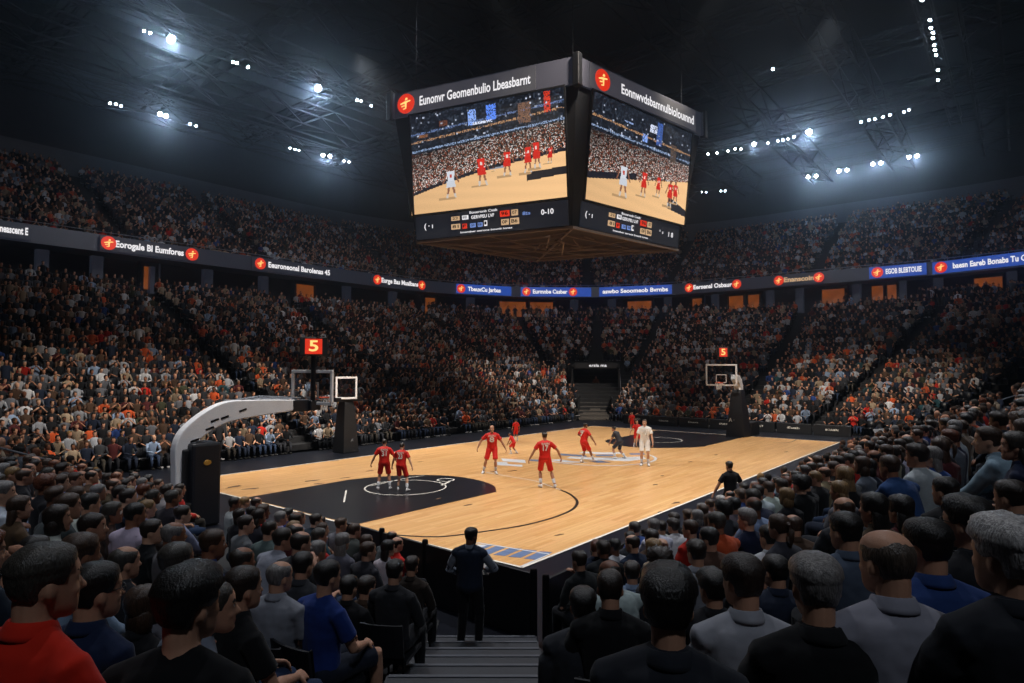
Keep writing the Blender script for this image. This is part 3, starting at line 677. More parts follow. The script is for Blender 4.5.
def screen_mesh(seed, which):
    """The broadcast picture as a grid of LED tiles."""
    U, W = 208, 126; rn = np.random.default_rng(seed)
    u, v = np.meshgrid((np.arange(U) + .5) / U, (np.arange(W) + .5) / W)
    bnd = .19 + .40 * u - .17 * u * u if which == 0 else .20 + .27 * u
    img = np.zeros((W, U, 3)); wood = np.array(lin('#efc08a'))
    img[:] = np.array(lin('#0b0e16'))
    cl = rn.random((W, U)); big = np.kron(rn.random((W // 2 + 1, U // 2 + 1)), np.ones((2, 2)))[:W, :U]
    dark, skin_, wht, org = (np.array(lin(c)) for c in ('#0d0e13', '#8a6450', '#f0ecea', '#c05a34'))
    crowd = np.where((cl < .50)[..., None], dark, np.where((cl < .76)[..., None], skin_, np.where((cl < .92)[..., None], wht, org)))
    fall = np.clip(1.15 - (v - bnd) * 2.3, .12, 1.1)[..., None]
    m = v > bnd; img[m] = (crowd * fall)[m]
    top_ = v > (.60 + .10 * u if which == 0 else .66 - .02 * u)
    sky = np.array(lin('#0c1018')) + .06 * (big[..., None] ** 3) * np.array([.6, .8, 1.2])
    img[top_] = sky[top_]
    if which == 0: ribs = ((.63, .09, '#9fb8e0'), (.72, .10, '#c99a70'), (.80, .08, '#6f86b8'))
    else: ribs = ((.70, -.02, '#9fb8e0'), (.80, -.04, '#c99a70'))
    for b0, sl, c in ribs:
        q = np.abs(v - b0 - sl * u) < .010; img[q & (rn.random((W, U)) < .6)] = np.array(lin(c)) * .8
    for a, b_, c_, d_, col in (((.40, .45, .80, .95, '#8fb4ff'), (.52, .58, .82, .97, '#5f90ff'), (.43, .56, .80, .825, '#dfe8ff'), (.72, .80, .74, .93, '#7a5a48'), (.88, .92, .80, .99, '#d8381e'), (.05, .12, .76, .79, '#8a5a3a'), (.2, .26, .84, .9, '#6a3e2c')) if which == 0 else ((.55, .62, .84, .92, '#dfe8ff'), (.48, .53, .72, .80, '#8fb4ff'), (.62, .68, .74, .97, '#3f62b0'), (.78, .84, .62, .8, '#5a4a40'), (.30, .38, .84, .86, '#8fa8d8'))):
        q = (u > a) & (u < b_) & (v > c_) & (v < d_) & (rn.random((W, U)) < .75); img[q] = np.array(lin(col))
    for _ in range(40):
        x, y = rn.random(), .68 + .3 * rn.random(); q = (np.abs(u - x) < .005) & (np.abs(v - y) < .008); img[q] = np.array(lin('#cdd8ee')) * rn.uniform(.3, 1)
    if which == 0: q = np.abs(v - (bnd - .03) - .02) < .028; img[(np.abs(v - bnd - .012) < .02)] = np.array(lin('#161a26'))
    else: img[(np.abs(v - bnd - .03) < .034) & (u < .45)] = np.array(lin('#161a26'))
    wd = v < bnd; img[wd] = (wood * (1 + .03 * np.sin(u * 9 + v * 60)[..., None]) * (.86 + .25 * u[..., None]))[wd]
    if which == 0:
        q = wd & (v > .19 + .10 * (u - .72)) & (v < .27 + .06 * (u - .72)) & (u > .76); img[q] = np.array(lin('#1a1c24'))
        q = wd & (np.abs(v - .36) < .012) & (u > .5) & (u < .62); img[q] = np.array(lin('#8f98a8'))
        ps = ((.265, .13, .44, 'w', .052), (.475, .21, .52, 'r', .046), (.64, .27, .54, 'r', .040), (.77, .27, .56, 'r', .036), (.825, .30, .59, 'r', .036), (.905, .33, .50, 'r', .024), (.555, .33, .46, 'd', .010))
    else:
        q = wd & (v < .26 - .5 * (u - .80)) & (v > .13 - .2 * (u - .8)) & (u > .8); img[q] = np.array(lin('#20222b'))
        ps = ((.33, .12, .47, 'w', .060), (.53, .18, .47, 'r', .044), (.68, .22, .46, 'r', .034), (.81, .15, .44, 'r', .046), (.87, .20, .44, 'r', .040))
    for x, y0, y1, c, hw in ps:
        h = y1 - y0; body = np.array(lin({'r': '#d8261a', 'w': '#d5dbe6', 'd': '#1a1a1e'}[c])); leg = np.array(lin('#8a5a44')); hd = np.array(lin('#6a4030'))
        f = (v - y0) / h; sw = .010 * math.sin(x * 50); ux = u - x - sw * (f - .4); dx = np.abs(ux); st_ = hw * (.22 + .25 * abs(math.sin(x * 31)))
        img[(f > -.05) & (f < .02) & (np.abs(ux + .5 * hw) < hw * 1.1)] = wood * .55
        for sd in (-1, 1):
            leg_x = sd * (hw * .17 + st_ * (1 - f / .45) * (1.0 if sd > 0 else .7))
            img[(f > 0) & (f < .45) & (np.abs(ux - leg_x) < hw * (.11 + .10 * f))] = leg
            img[(f > 0) & (f < .13) & (np.abs(ux - leg_x) < hw * .13)] = np.array(lin('#c9c4c0'))
            arm_x = sd * (hw * .52 + hw * .55 * np.clip((.78 - f) / .34, 0, 1)); img[(f > .44) & (f < .80) & (np.abs(ux - arm_x) < hw * .10)] = leg
        img[(f > .32) & (f <= .54) & (dx < hw * (.62 - .42 * (f - .32)))] = body * .9
        img[(f > .52) & (f < .83) & (dx < hw * (.38 + .50 * (f - .52)))] = body
        img[(f > .62) & (f < .72) & (dx < hw * .14) ] = np.array(lin('#e8d8d0')) if c == 'r' else np.array(lin('#c0402c'))
        img[(f >= .83) & (f < .87) & (dx < hw * .14)] = hd
        img[(f >= .86) & (f < 1.0) & (dx < hw * .24 * np.sqrt(np.clip(1 - ((f - .93) / .075) ** 2, 0, 1)))] = hd
    nv = (U + 1) * (W + 1); gx, gz = np.meshgrid(np.arange(U + 1) / U, np.arange(W + 1) / W)
    me = bpy.data.meshes.new('screen'); me.vertices.add(nv)
    co = np.stack([gx.ravel(), np.zeros(nv), gz.ravel()], 1)
    i = (np.arange(W)[:, None] * (U + 1) + np.arange(U)[None]).ravel(); q = np.stack([i, i + 1, i + U + 2, i + U + 1], 1)
    return me, co, q, img.reshape(-1, 3)
def fill_mesh(me, co, loops, starts, cols=None, mats=()):
    nv = len(co)
    if len(me.vertices) == 0: me.vertices.add(nv)
    me.vertices.foreach_set('co', np.ascontiguousarray(co, 'f').ravel()); me.loops.add(len(loops)); me.loops.foreach_set('vertex_index', loops.astype('i')); me.polygons.add(len(starts)); me.polygons.foreach_set('loop_start', starts.astype('i'))
    for m in mats: me.materials.append(m)
    me.update(calc_edges=True)
    if cols is not None:
        a = me.attributes.new('tint', 'FLOAT_COLOR', 'FACE'); a.data.foreach_set('color', np.concatenate([cols, np.ones((len(cols), 1))], 1).astype('f').ravel())
def panel_at(parent, name, org, X, Z, w, h, m, thick=.06, loc=None):
    """thin board lying in the plane (X, Z) at org (its lower corner), facing X x Z turned outward."""
    n = X.cross(Z).normalized(); M = Matrix((X, -n, Z)).transposed()
    mb = MB(); mb.box((w / 2, 0, h / 2), (w, thick, h))
    o = mb.obj(name, m, parent); o.matrix_local = Matrix.Translation(org) @ M.to_4x4(); return o
def emblem(name, r, parent, loc, kindn=0):
    """round red board badge with a pale running-figure mark."""
    mb = MB(); mb.rings([(V((0, .01, 0)), V((r, 0, 0)), V((0, 0, r))), (V((0, -.03, 0)), V((r, 0, 0)), V((0, 0, r)))], 24)
    o = mb.obj(name, M_RED, parent, loc)
    k = MB(); y = -.045; P = lambda pts: k.add([(a * r, y, b * r) for a, b in pts], [tuple(range(len(pts)))])
    P([(-.10, .35), (.02, .58), (.22, .55), (.25, .38), (.05, .30)]); P([(-.65, .05), (-.1, .22), (.55, .28), (.60, .16), (.0, .02), (-.60, -.08)]); P([(-.12, .1), (.14, .12), (.10, -.55), (-.30, -.62), (-.30, -.52), (-.05, -.45)]); P([(-.5, -.22), (-.1, -.15), (-.12, -.28), (-.5, -.34)])
    k.obj('mark', M_YEL if kindn else M_TXT, o); return o
def lettering(txt, h, w, m, parent, loc, bold=.014):
    o = put('lettering', text_mesh('lettering', txt, h, m, w, bold=bold), parent, loc); return o
HDR = {'ln': 'Eunonvr Geomenbulio Lbeasbarnt', 'nr': 'Eonnwvdsbamnulbiolouınnd', 'rb': 'Eunonvr Geomenbulio Lbeasbarnt', 'bl': 'Eonnwvdsbamnulbiolouınnd'}
for fi, (a, b) in enumerate(zip(order, order[1:] + order[0])):
    A, Bp = B[a], B[b]; X = (Bp - A).normalized(); L = (Bp - A).length
    up = lerp((top[a] + top[b]) / 2, V((0, 0, 0)), 0) - (A + Bp) / 2; n = X.cross(up).normalized(); Z = n.cross(X).normalized()
    if Z.z < 0: Z = -Z
    n = X.cross(Z).normalized()                     # outward
    which = fi % 2; x0, x1 = ((.0, 8.21), (.58, 8.68))[which]
    me, co, q, cols = screen_mesh(11 + which, which)
    co[:, 0] = co[:, 0] * (x1 - x0); co[:, 2] *= 4.93
    fill_mesh(me, co, q.ravel(), np.arange(len(q)) * 4, cols, [M_SCR])
    s = put('screen', me, sb); M4 = Matrix((X, -n, Z)).transposed().to_4x4()
    org = A + X * x0 + Z * 1.31 + n * .10 - SBC; s.matrix_local = Matrix.Translation(org) @ M4
    bz = MB()
    for c_, sz in (((x1 - x0) / 2, 0, -.04), (x1 - x0 + .16, .14, .08)), (((x1 - x0) / 2, 0, 4.97), (x1 - x0 + .16, .14, .08)), ((-.04, 0, 2.465), (.08, .14, 4.93)), ((x1 - x0 + .04, 0, 2.465), (.08, .14, 4.93)): bz.box(c_, sz)
    fr = bz.obj('screen_bezel', M_SBK, sb); fr.matrix_local = Matrix.Translation(org + n * .0) @ M4
    pn = panel_at(sb, 'score_panel', A + X * (.05 if which == 0 else .42) + Z * .04 + n * .06 - SBC, X, Z, 8.15 if which == 0 else 7.85, 1.16, M_PNL)
    y = -.05; pw = 8.15 if which == 0 else 7.85
    xs = (2.3, 5.6) if which == 0 else (2.2, 5.3)
    for i, (cx_, cz_, w_, h_, mm) in enumerate(((xs[0], .86, .46, .2, M_BEIGE), (xs[0] + .55, .86, .34, .2, M_TXT), (xs[0], .46, .5, .26, M_BEIGE), (xs[0] + .5, .44, .24, .24, M_RED), (xs[0] + .95, .44, .3, .2, M_BLUED), (xs[0] + 1.35, .44, .25, .2, M_BLUED), (xs[0] + 1.65, .48, .16, .26, M_TXT), (xs[1] - .62, .84, .5, .28, M_RED), (xs[1] - .1, .84, .34, .28, M_BEIGE), (xs[1] - .62, .44, .40, .28, M_BEIGE), (xs[1] - .12, .44, .46, .30, M_BEIGE))):
        c = MB(); c.box((cx_, y + .01, cz_), (w_, .02, h_)); c.obj('score_cell', mm, pn)
        lettering(('22', 'IE', '81', 'F', 'G0', 'E8', '1', '96', '07', '0F', 'B6')[i], h_ * .8, w_ * .7, M_SBK, pn, (cx_, y - .015, cz_), .02)
    lettering('Boueronb Ceab', .17, 1.5, M_TXT, pn, ((xs[0] + xs[1]) / 2 - .1, y, 1.06)); lettering('GERVPEU LVF', .22, 1.25, M_TXT, pn, ((xs[0] + xs[1]) / 2 - .15, y, .82), .02)
    lettering('Imentber eerone bounb ionas', .12, 2.8, M_TXT, pn, ((xs[0] + xs[1]) / 2, y, .15), .02)
    lettering('( · ı', .36, .5, M_TXT, pn, (.75 if which == 0 else .55, y, .62), .02)
    if which == 0: lettering('8ɪs', .22, .4, M_BLUED, pn, (6.1, y, .74)); lettering('0-10', .34, .62, M_TXT, pn, (7.15, y, .70), .02)
    else: lettering('\u00b9 ı', .26, .3, M_TXT, pn, (6.25, y, .62)); lettering('1 8', .34, .42, M_TXT, pn, (7.1, y, .58), .02)
    # header board
    Ta, Tb = T[a] + V((0, 0, -1.26)), T[b] + V((0, 0, -1.26)); Xh = (Tb - Ta).normalized(); Lh = (Tb - Ta).length; nh = Xh.cross(V((0, 0, 1))).normalized()
    hd = panel_at(sb, 'header_board', Ta - nh * .12 - SBC, Xh, V((0, 0, 1)), Lh, 1.26, M_FASC, .24)
    lit = MB(); lit.box((Lh * (.45 if which == 0 else .5), -.13, .63), (Lh * (.70 if which == 0 else .84), .03, 1.12)); lit.obj('lit_face', M_HDR, hd)
    lettering(HDR[a + b], .66, Lh * (.60 if which == 0 else .60), M_TXT, hd, (Lh * (.475 if which == 0 else .60), -.16, .60), .022)
    emblem('logo', .50, hd, (Lh * (.095 if which == 0 else .165), -.16, .62), 1)
    cl = MB(); cl.box((.0, 0, .63), (.34, .34, 1.5)); cl.obj('corner_post', M_SBK, sb, Ta - SBC, bevel=.04)
# underside: brown pan with a web of bars
un = MB(); zz = V((0, 0, -.02)); un.add([B[c] - SBC + zz for c in order] + [B[c] - SBC + V((0, 0, .1)) for c in order], [(3, 2, 1, 0), (0, 1, 5, 4), (1, 2, 6, 5), (2, 3, 7, 6), (3, 0, 4, 7)]); un.obj('underside', M_BROWN, sb)
ub = MB(); rz = random.Random(3)
cen = (B['n'] + B['b']) / 2
for c in order: ub.bar(cen - SBC - V((0, 0, .14)), B[c] - SBC - V((0, 0, .12)), .09)
for c, d in zip(order, order[1:] + order[0]):
    ub.bar(B[c] - SBC - V((0, 0, .06)), B[d] - SBC - V((0, 0, .06)), .12)
    for f in (.35, .7): ub.bar(lerp(cen, B[c], f) - SBC - V((0, 0, .14)), lerp(cen, B[d], f) - SBC - V((0, 0, .14)), .07)
    ub.bar(lerp(cen, (B[c] + B[d]) / 2, .1) - SBC - V((0, 0, .3)), (B[c] + B[d]) / 2 - SBC - V((0, 0, .12)), .06)
for _ in range(12):
    p = lerp(cen, B['n'], rz.uniform(.1, .85)) + V((rz.uniform(-.7, .7), rz.uniform(-.7, .7), 0)) - SBC; q = p + V((rz.uniform(-1, 1), rz.uniform(-1, 1), -.05)); ub.bar(p - V((0, 0, .2)), q - V((0, 0, rz.uniform(.15, .6))), .05)
ub.obj('underside_truss', M_BRT, sb)
for c in order:
    p = lerp(T[c], (T['n'] + T['b']) / 2, .15) - SBC; h = MB(); h.tube([p, p + V((0, 0, 12))], .025, 6); h.obj('hoist_cable', M_BLACKM, sb)
ctop = MB(); ctop.add([T[c] - SBC - V((0, 0, .3)) for c in order], [(0, 1, 2, 3)]); ctop.obj('lid', M_SBK, sb)

# ------------------------------------------------------------------ ribbon boards on the fascia
RP = ring_path(21.12, 60)
dens = []
for (x0, y0, a0, b0), (x1, y1, a1, b1) in zip(RP, RP[1:]):
    m_ = max(1, int(math.hypot(x1 - x0, y1 - y0) / .25))
    for j in range(m_):
        f = j / m_; dens.append((x0 + (x1 - x0) * f, y0 + (y1 - y0) * f, a0 + (a1 - a0) * f, b0 + (b1 - b0) * f))
dens = [(p, proj((p[0], p[1], 12.45))) for p in dens]
dens = [(p, q[0]) for p, q in dens if q[2] > 5 and -400 < q[0] < 1500]
def on_ribbon(px): return min(dens, key=lambda d: abs(d[1] - px))[0]
def ribbon_sign(px0, px1, txt, label, blue=False, left=None, right=None, tcol=None, tx=(.0, 1.), fade=False):
    p0, p1 = on_ribbon(px0), on_ribbon(px1); pm = on_ribbon((px0 + px1) / 2)
    a, b = V((p0[0], p0[1], 0)), V((p1[0], p1[1], 0)); w = (b - a).length; X = (b - a).normalized(); n = X.cross(V((0, 0, 1)))
    c = V(((p0[0] + p1[0] + 2 * pm[0]) / 4, (p0[1] + p1[1] + 2 * pm[1]) / 4, 12.45)) + n * .22
    r = empty('ribbon_sign', c, math.atan2(X.y, X.x)); tag(r, label, 'sign', 'ribbon signs around the upper tier')
    MB().box((0, 0, 0), (w, .12, 1.0)).obj('board', M_BLUE if blue else M_FASC, r, bevel=.01)
    e = w / 2
    t0, t1 = tx; lettering(txt, .62, w * (t1 - t0), tcol or M_TXT, r, (-e + w * (t0 + t1) / 2, -.075, 0), .035)
    for pos, side in ((left, -1), (right, 1)):
        if pos: emblem('logo', .46, r, (-e + w * pos, -.08, 0), 1 if side < 0 else 1)
    return r
ribbon_sign(-20, 31, 'Eumeascent E', 'dark ribbon board with cut off white lettering at the end of the far side', tx=(.2, .92))
ribbon_sign(100, 198, 'Eorogale Bl Eumfores', 'ribbon board with long white lettering between two red badges', left=.075, right=.92, tx=(.14, .83))
ribbon_sign(252, 334, 'Eeuroneonal Barolenas 45', 'dark ribbon board with one red badge before white lettering', left=.09, tx=(.18, .94))
ribbon_sign(369, 426, 'Eurge Bas Mualbans', 'short dark ribbon board left of the blue boards, badge at each end', left=.1, right=.91, tx=(.17, .84))
ribbon_sign(456, 511, 'TbeuxCu Jarbas', 'blue ribbon board under the scoreboard, nearest the dark boards', True, left=.08, tx=(.2, .8))
ribbon_sign(520, 592, 'Eurmnbe Casber', 'blue ribbon board under the scoreboard with two red badges', True, left=.08, right=.74, tx=(.17, .66))
ribbon_sign(600, 673, 'aswbo Seoomeob Bvrnbs', 'blue ribbon board without badges behind the far corner seats', True, tx=(.05, .95))
ribbon_sign(686, 742, 'Eersenal Osbaur', 'dark ribbon board with two red badges over the end seats', left=.07, right=.93, tx=(.15, .85))
ribbon_sign(776, 824, 'Enanscoin', 'shortest dark ribbon board with cream lettering and a red badge', left=.09, right=.92, tcol=M_BEIGE, tx=(.2, .82))
ribbon_sign(868, 926, 'EGOB BLEBTOUIE', 'blue ribbon board with bold white lettering after one badge', True, left=.15, tx=(.3, .92))
ribbon_sign(929, 1100, 'baesn Eareb Bonabs Tu Ousbaern Lbnaseseom', 'longest blue ribbon board with a badge and a run of small lettering', True, left=.06, tx=(.14, .96))

# ------------------------------------------------------------------ baskets
def net_mesh(r):
    mb = MB(); n = 12
    rows = [(r, 0), (r * .85, -.12), (r * .68, -.25), (r * .6, -.40)]
    for j in range(3):
        for i in range(n):
            for d in (0, 1):
                a0 = 2 * PI * (i + .5 * (j % 2)) / n; a1 = 2 * PI * (i + .5 * (j % 2) + (.5 if d else -.5)) / n
                mb.bar((rows[j][0] * math.cos(a0), rows[j][0] * math.sin(a0), rows[j][1]), (rows[j + 1][0] * math.cos(a1), rows[j + 1][0] * math.sin(a1), rows[j + 1][1]), .012)
    return mb
M_GLASS = None
def glass_mat():
    m, nt, b = _base('board_glass'); N, L = nt.nodes, nt.links
    tr = N.new('ShaderNodeBsdfTransparent'); tr.inputs[0].default_value = (.93, .95, .96, 1); gl = N.new('ShaderNodeBsdfGlossy'); gl.inputs['Roughness'].default_value = .05
    nz = N.new('ShaderNodeTexNoise'); nz.inputs['Scale'].default_value = 3; mr = N.new('ShaderNodeMapRange'); mr.inputs[3].default_value = .06; mr.inputs[4].default_value = .12
    L.new(nz.outputs['Fac'], mr.inputs[0]); mx = N.new('ShaderNodeMixShader'); L.new(mr.outputs[0], mx.inputs[0]); L.new(tr.outputs[0], mx.inputs[1]); L.new(gl.outputs[0], mx.inputs[2])
    L.new(mx.outputs[0], N['Material Output'].inputs['Surface']); return m
M_GLASS = glass_mat(); M_ORANGE = mat('rim_orange', lin('#d0481c'), .4, .3, .1); M_NET = mat('net_cord', lin('#d8d8d8'), .8)
def backboard(parent, loc, w, h, rz=0., target=True, rim=True, frame_w=.09):
    """glass board with a white frame in the local YZ plane, facing +X."""
    g = MB(); g.box((0, 0, 0), (.03, w - .05, h - .05)); gp = g.obj('backboard_glass', M_GLASS, parent, loc); gp.rotation_euler = (0, 0, rz)
    f = MB()
    for c, s in (((0, 0, h / 2), (.07, w + frame_w, frame_w)), ((0, 0, -h / 2), (.07, w + frame_w, frame_w)), ((0, w / 2, 0), (.07, frame_w, h)), ((0, -w / 2, 0), (.07, frame_w, h))): f.box(c, s)
    fo = f.obj('backboard_frame', M_WHITE, parent, loc, bevel=.008); fo.rotation_euler = (0, 0, rz)
    if target:
        t_ = MB(); y0, y1, z0, z1 = -.295, .295, -h / 2 + .15, -h / 2 + .60
        for c, s in (((.02, 0, z0), (.012, .64, .05)), ((.02, 0, z1), (.012, .64, .05)), ((.02, y0, (z0 + z1) / 2), (.012, .05, .45)), ((.02, y1, (z0 + z1) / 2), (.012, .05, .45))): t_.box(c, s)
        to = t_.obj('target_square', M_WHITE, parent, loc); to.rotation_euler = (0, 0, rz)
    if rim:
        R = Matrix.Rotation(rz, 4, 'Z'); rr = MB(); ring = [V((.38 + .225 * math.cos(a), .225 * math.sin(a), 0)) for a in np.linspace(0, 2 * PI, 25)]
        rr.tube(ring, .018, 6, round_ends=False); rr.box((.09, 0, -.03), (.16, .18, .10))
        ro = rr.obj('rim', M_ORANGE, parent, V(loc) + V((0, 0, -h / 2 + .15))); ro.rotation_euler = (0, 0, rz)
        nn = net_mesh(.22).obj('net', M_NET, ro, (.38, 0, 0))
def shot_clock(parent, loc, size, rz):
    """black box with a red lit face showing a numeral, on a short mast."""
    w, h = size; b = MB(); b.box((0, 0, 0), (.30, w, h)); bo = b.obj('shot_clock', M_BLACK, parent, loc, bevel=.02); bo.rotation_euler = (0, 0, rz)
    for sx in (-1, 1):
        f = MB(); f.box((sx * .155, 0, 0), (.015, w * .62, h * .80)); f.obj('lit_face', M_RED, bo)
        d = lettering('5', h * .8, w * .34, M_YEL, bo, (sx * .17, 0, 0), .02); d.rotation_euler = (0, 0, sx * PI / 2)
    return bo
# the nearest basket: white boom from a black weight, navy padding
hb = empty('basketball_hoop', (-16.35, .9, 0)); tag(hb, 'basketball hoop with a long white curved boom and tall navy pad, nearest the stands', 'basketball hoop', 'baskets on the main court')
HY = .9
def on_hoop(px, py):
    r = ray(px, py); q = CAM + r * ((HY - CAM.y) / r.y); return (q.x + 16.35, q.z)
p = MB(); p.prism([(-.42, -.44), (.32, -.44), (.32, .44), (-.42, .44)], 0, 2.12); p.obj('pad', M_PAD, hb, bevel=.07)
em = MB(); em.rings([(V((-.05, -.445, 1.62)), V((.10, 0, 0)), V((0, 0, .07))), (V((-.05, -.46, 1.62)), V((.09, 0, 0)), V((0, 0, .06)))], 14); em.obj('pad_badge', mat('badge_gold', lin('#b88a3a'), .4, .3), hb)
wt = MB(); wt.box((-.72, .05, .33), (.78, .9, .66)); wt.box((-.46, .05, 1.0), (.20, .6, 1.95)); wt.obj('base_weight', M_BLACK, hb, bevel=.04)
def boom(pts, widths, thick):
    mb = MB(); rs = []
    for i, (x, z) in enumerate(pts):
        a, b = pts[max(0, i - 1)], pts[min(len(pts) - 1, i + 1)]; d = V((b[0] - a[0], 0, b[1] - a[1])).normalized(); nn = V((-d.z, 0, d.x)); wz = widths[i] / 2; th = thick / 2
        rs.append([V((x, -th, z)) - nn * wz, V((x, th, z)) - nn * wz, V((x, th, z)) + nn * wz, V((x, -th, z)) + nn * wz])
    add_ringpts(mb, rs); return mb
kp_ = [on_hoop(*q) for q in ((182, 500), (181, 470), (182, 446), (194, 430), (222, 413), (255, 408), (293, 405))]
sm_b = smooth_poly(kp_, 5, False)
wd_b = np.interp(np.linspace(0, 1, len(sm_b)), [0, .2, .33, .5, .68, .85, 1], [.42, .40, .42, .50, .56, .44, .30])
boom(sm_b, wd_b, .30).obj('boom', M_WHITE, hb, bevel=.03)
P3 = lambda px, py, y=0.: V((on_hoop(px, py)[0], y, on_hoop(px, py)[1]))
tr = MB(); tr.tube([P3(205, 414), P3(235, 402), P3(262, 398), P3(300, 398)], .03, 6); tr.tube([P3(225, 402, .12), P3(262, 396, .12), P3(290, 397, .12)], .02, 6); tr.obj('cable_run', M_RAIL, hb)
a_, b_ = P3(290, 406), P3(308, 405); bl = MB(); bl.bar(a_, b_, .34, 0, .34); bl.bar(b_ - V((.1, 0, 0)), b_ + V((.25, 0, .0)), .6, 0, .30); bl.obj('boom_head', M_PAD, hb, bevel=.03)
for px, py in ((212, 420), (222, 417), (207, 428), (240, 410), (192, 440)):
    q = P3(px, py); dm = MB(); dm.box((q.x, -.155, q.z), (.22, .008, .05), Matrix.Rotation(-.3, 3, 'Y')); dm.obj('boom_decal', M_BLACKM, hb)
mk = MB(); mk.tube([(-.1, .2, 2.1), tuple(P3(216, 416))], .04, 8); mk.obj('strut', M_WHITE, hb)
bx = b_.x + .12
backboard(hb, (bx, .0, 3.45), 2.0, .94)
ms = MB(); ms.tube([(bx - .12, -.25, 3.1), (bx - .12, -.25, 4.55)], .075, 8); ms.tube([(bx - .12, -.25, 4.5), (bx - .12, -.25, 5.35)], .02, 6); ms.box((bx - .12, -.25, 5.12), (.06, .9, .05)); ms.obj('mast', M_BLACKM, hb)
shot_clock(hb, (bx - .12, -.25, 4.66), (.78, .56), .98)
# the far basket
hf = empty('basketball_hoop', (13.5, -2.5, 0)); tag(hf, 'far basketball hoop on a tapered dark padded tower in front of the end seats', 'basketball hoop', 'baskets on the main court')
p = MB(); p.rings([(V((0, 0, z)), V((-w_, 0, 0)), V((0, d_, 0))) for z, w_, d_ in ((0, .62, .78), (.02, .64, .80), (1.4, .52, .62), (2.6, .36, .42), (2.75, .30, .36))], 4)
po = p.obj('pad', M_PAD, hf, bevel=.05); po.rotation_euler = (0, 0, PI / 4)
lettering('\u00b7 A \u00b7', .3, .45, M_LINE_W, hf, (-.62, .25, 1.0)).rotation_euler = (0, 0, -PI / 2)
wt = MB(); wt.box((1.3, 0, .4), (1.5, 1.1, .8)); wt.obj('base_weight', M_BLACK, hf, bevel=.04)
boom([(.05, 2.5), (.10, 2.9), (-.05, 3.2), (-.35, 3.42), (-.62, 3.5)], [.5, .5, .5, .42, .3], .4).obj('boom', M_WHITE, hf, bevel=.03)
backboard(hf, (-.72, .72, 3.62), 1.78, 1.18, PI)
ms = MB(); ms.tube([(-.60, .62, 3.5), (-.60, .62, 4.9)], .06, 8); ms.tube([(-.6, .62, 4.9), (-.6, .62, 5.7)], .02, 6); ms.obj('mast', M_BLACKM, hf)
shot_clock(hf, (-.60, .62, 4.95), (.72, .64), .35)
# the practice basket on the far side
hp = empty('basketball_hoop', (-5.25, 9.75, 0)); tag(hp, 'small spare basketball hoop on a black tower beyond the far sideline', 'basketball hoop')
p = MB(); p.rings([(V((0, 0, z)), V((-w_, 0, 0)), V((0, d_, 0))) for z, w_, d_ in ((0, .60, .60), (.02, .62, .62), (1.3, .50, .50), (2.3, .38, .38), (2.42, .34, .34))], 4)
p.obj('pad', M_BLACK, hp, bevel=.04).rotation_euler = (0, 0, PI / 4)
p = MB(); p.box((0, 0, 2.52), (1.5, .5, .2)); p.obj('bracket', M_BLACKM, hp)
backboard(hp, (-.22, -.3, 3.08), .95, .98, -PI / 2 - .35, rim=False, target=False)
lettering('A', .2, .18, M_GREYP, hp, (0, -.50, .6))
# ------------------------------------------------------------------ people in the near stands
PI2 = PI / 2
def facing(x, y, jit=0.): return math.atan2(1.0 - y, 3.0 - x) - PI2 + jit
SK = [lin(c) for c in ('#b98a70', '#a87860', '#c79a80', '#8a5c44', '#b08068', '#6b4533', '#c09078')]
HC = {'black': lin('#14110f'), 'dark brown': lin('#241a14'), 'brown': lin('#3a281c'), 'grey': lin('#6e6a68'), 'dark grey': lin('#38342f'), 'white': lin('#a09c9a'), 'ash brown': lin('#4a4038'), 'blonde': lin('#7a5f3c'), 'reddish': lin('#5a2f1c')}
SHC = {'black': '#141519', 'navy': '#1b2436', 'charcoal': '#26282d', 'dark grey': '#34363b', 'grey': '#5d6068', 'light grey': '#8f939c', 'white': '#b4b6bc', 'pale blue': '#7f92ae', 'blue': '#27407a', 'red': '#a8241a', 'orange': '#b8502a', 'brown': '#4a382c', 'maroon': '#4a1e20', 'olive': '#3a3c2c', 'beige': '#8f7f6c', 'teal': '#22424a'}
SHW = {'black': 18, 'navy': 14, 'charcoal': 11, 'dark grey': 9, 'grey': 8, 'light grey': 9, 'white': 9, 'pale blue': 6, 'blue': 5, 'red': 2.5, 'orange': 1.5, 'brown': 4, 'maroon': 1.5, 'olive': 1.5, 'beige': 3, 'teal': 1.5}
TAKEN = []; PEOPLE = []
FINE = {}
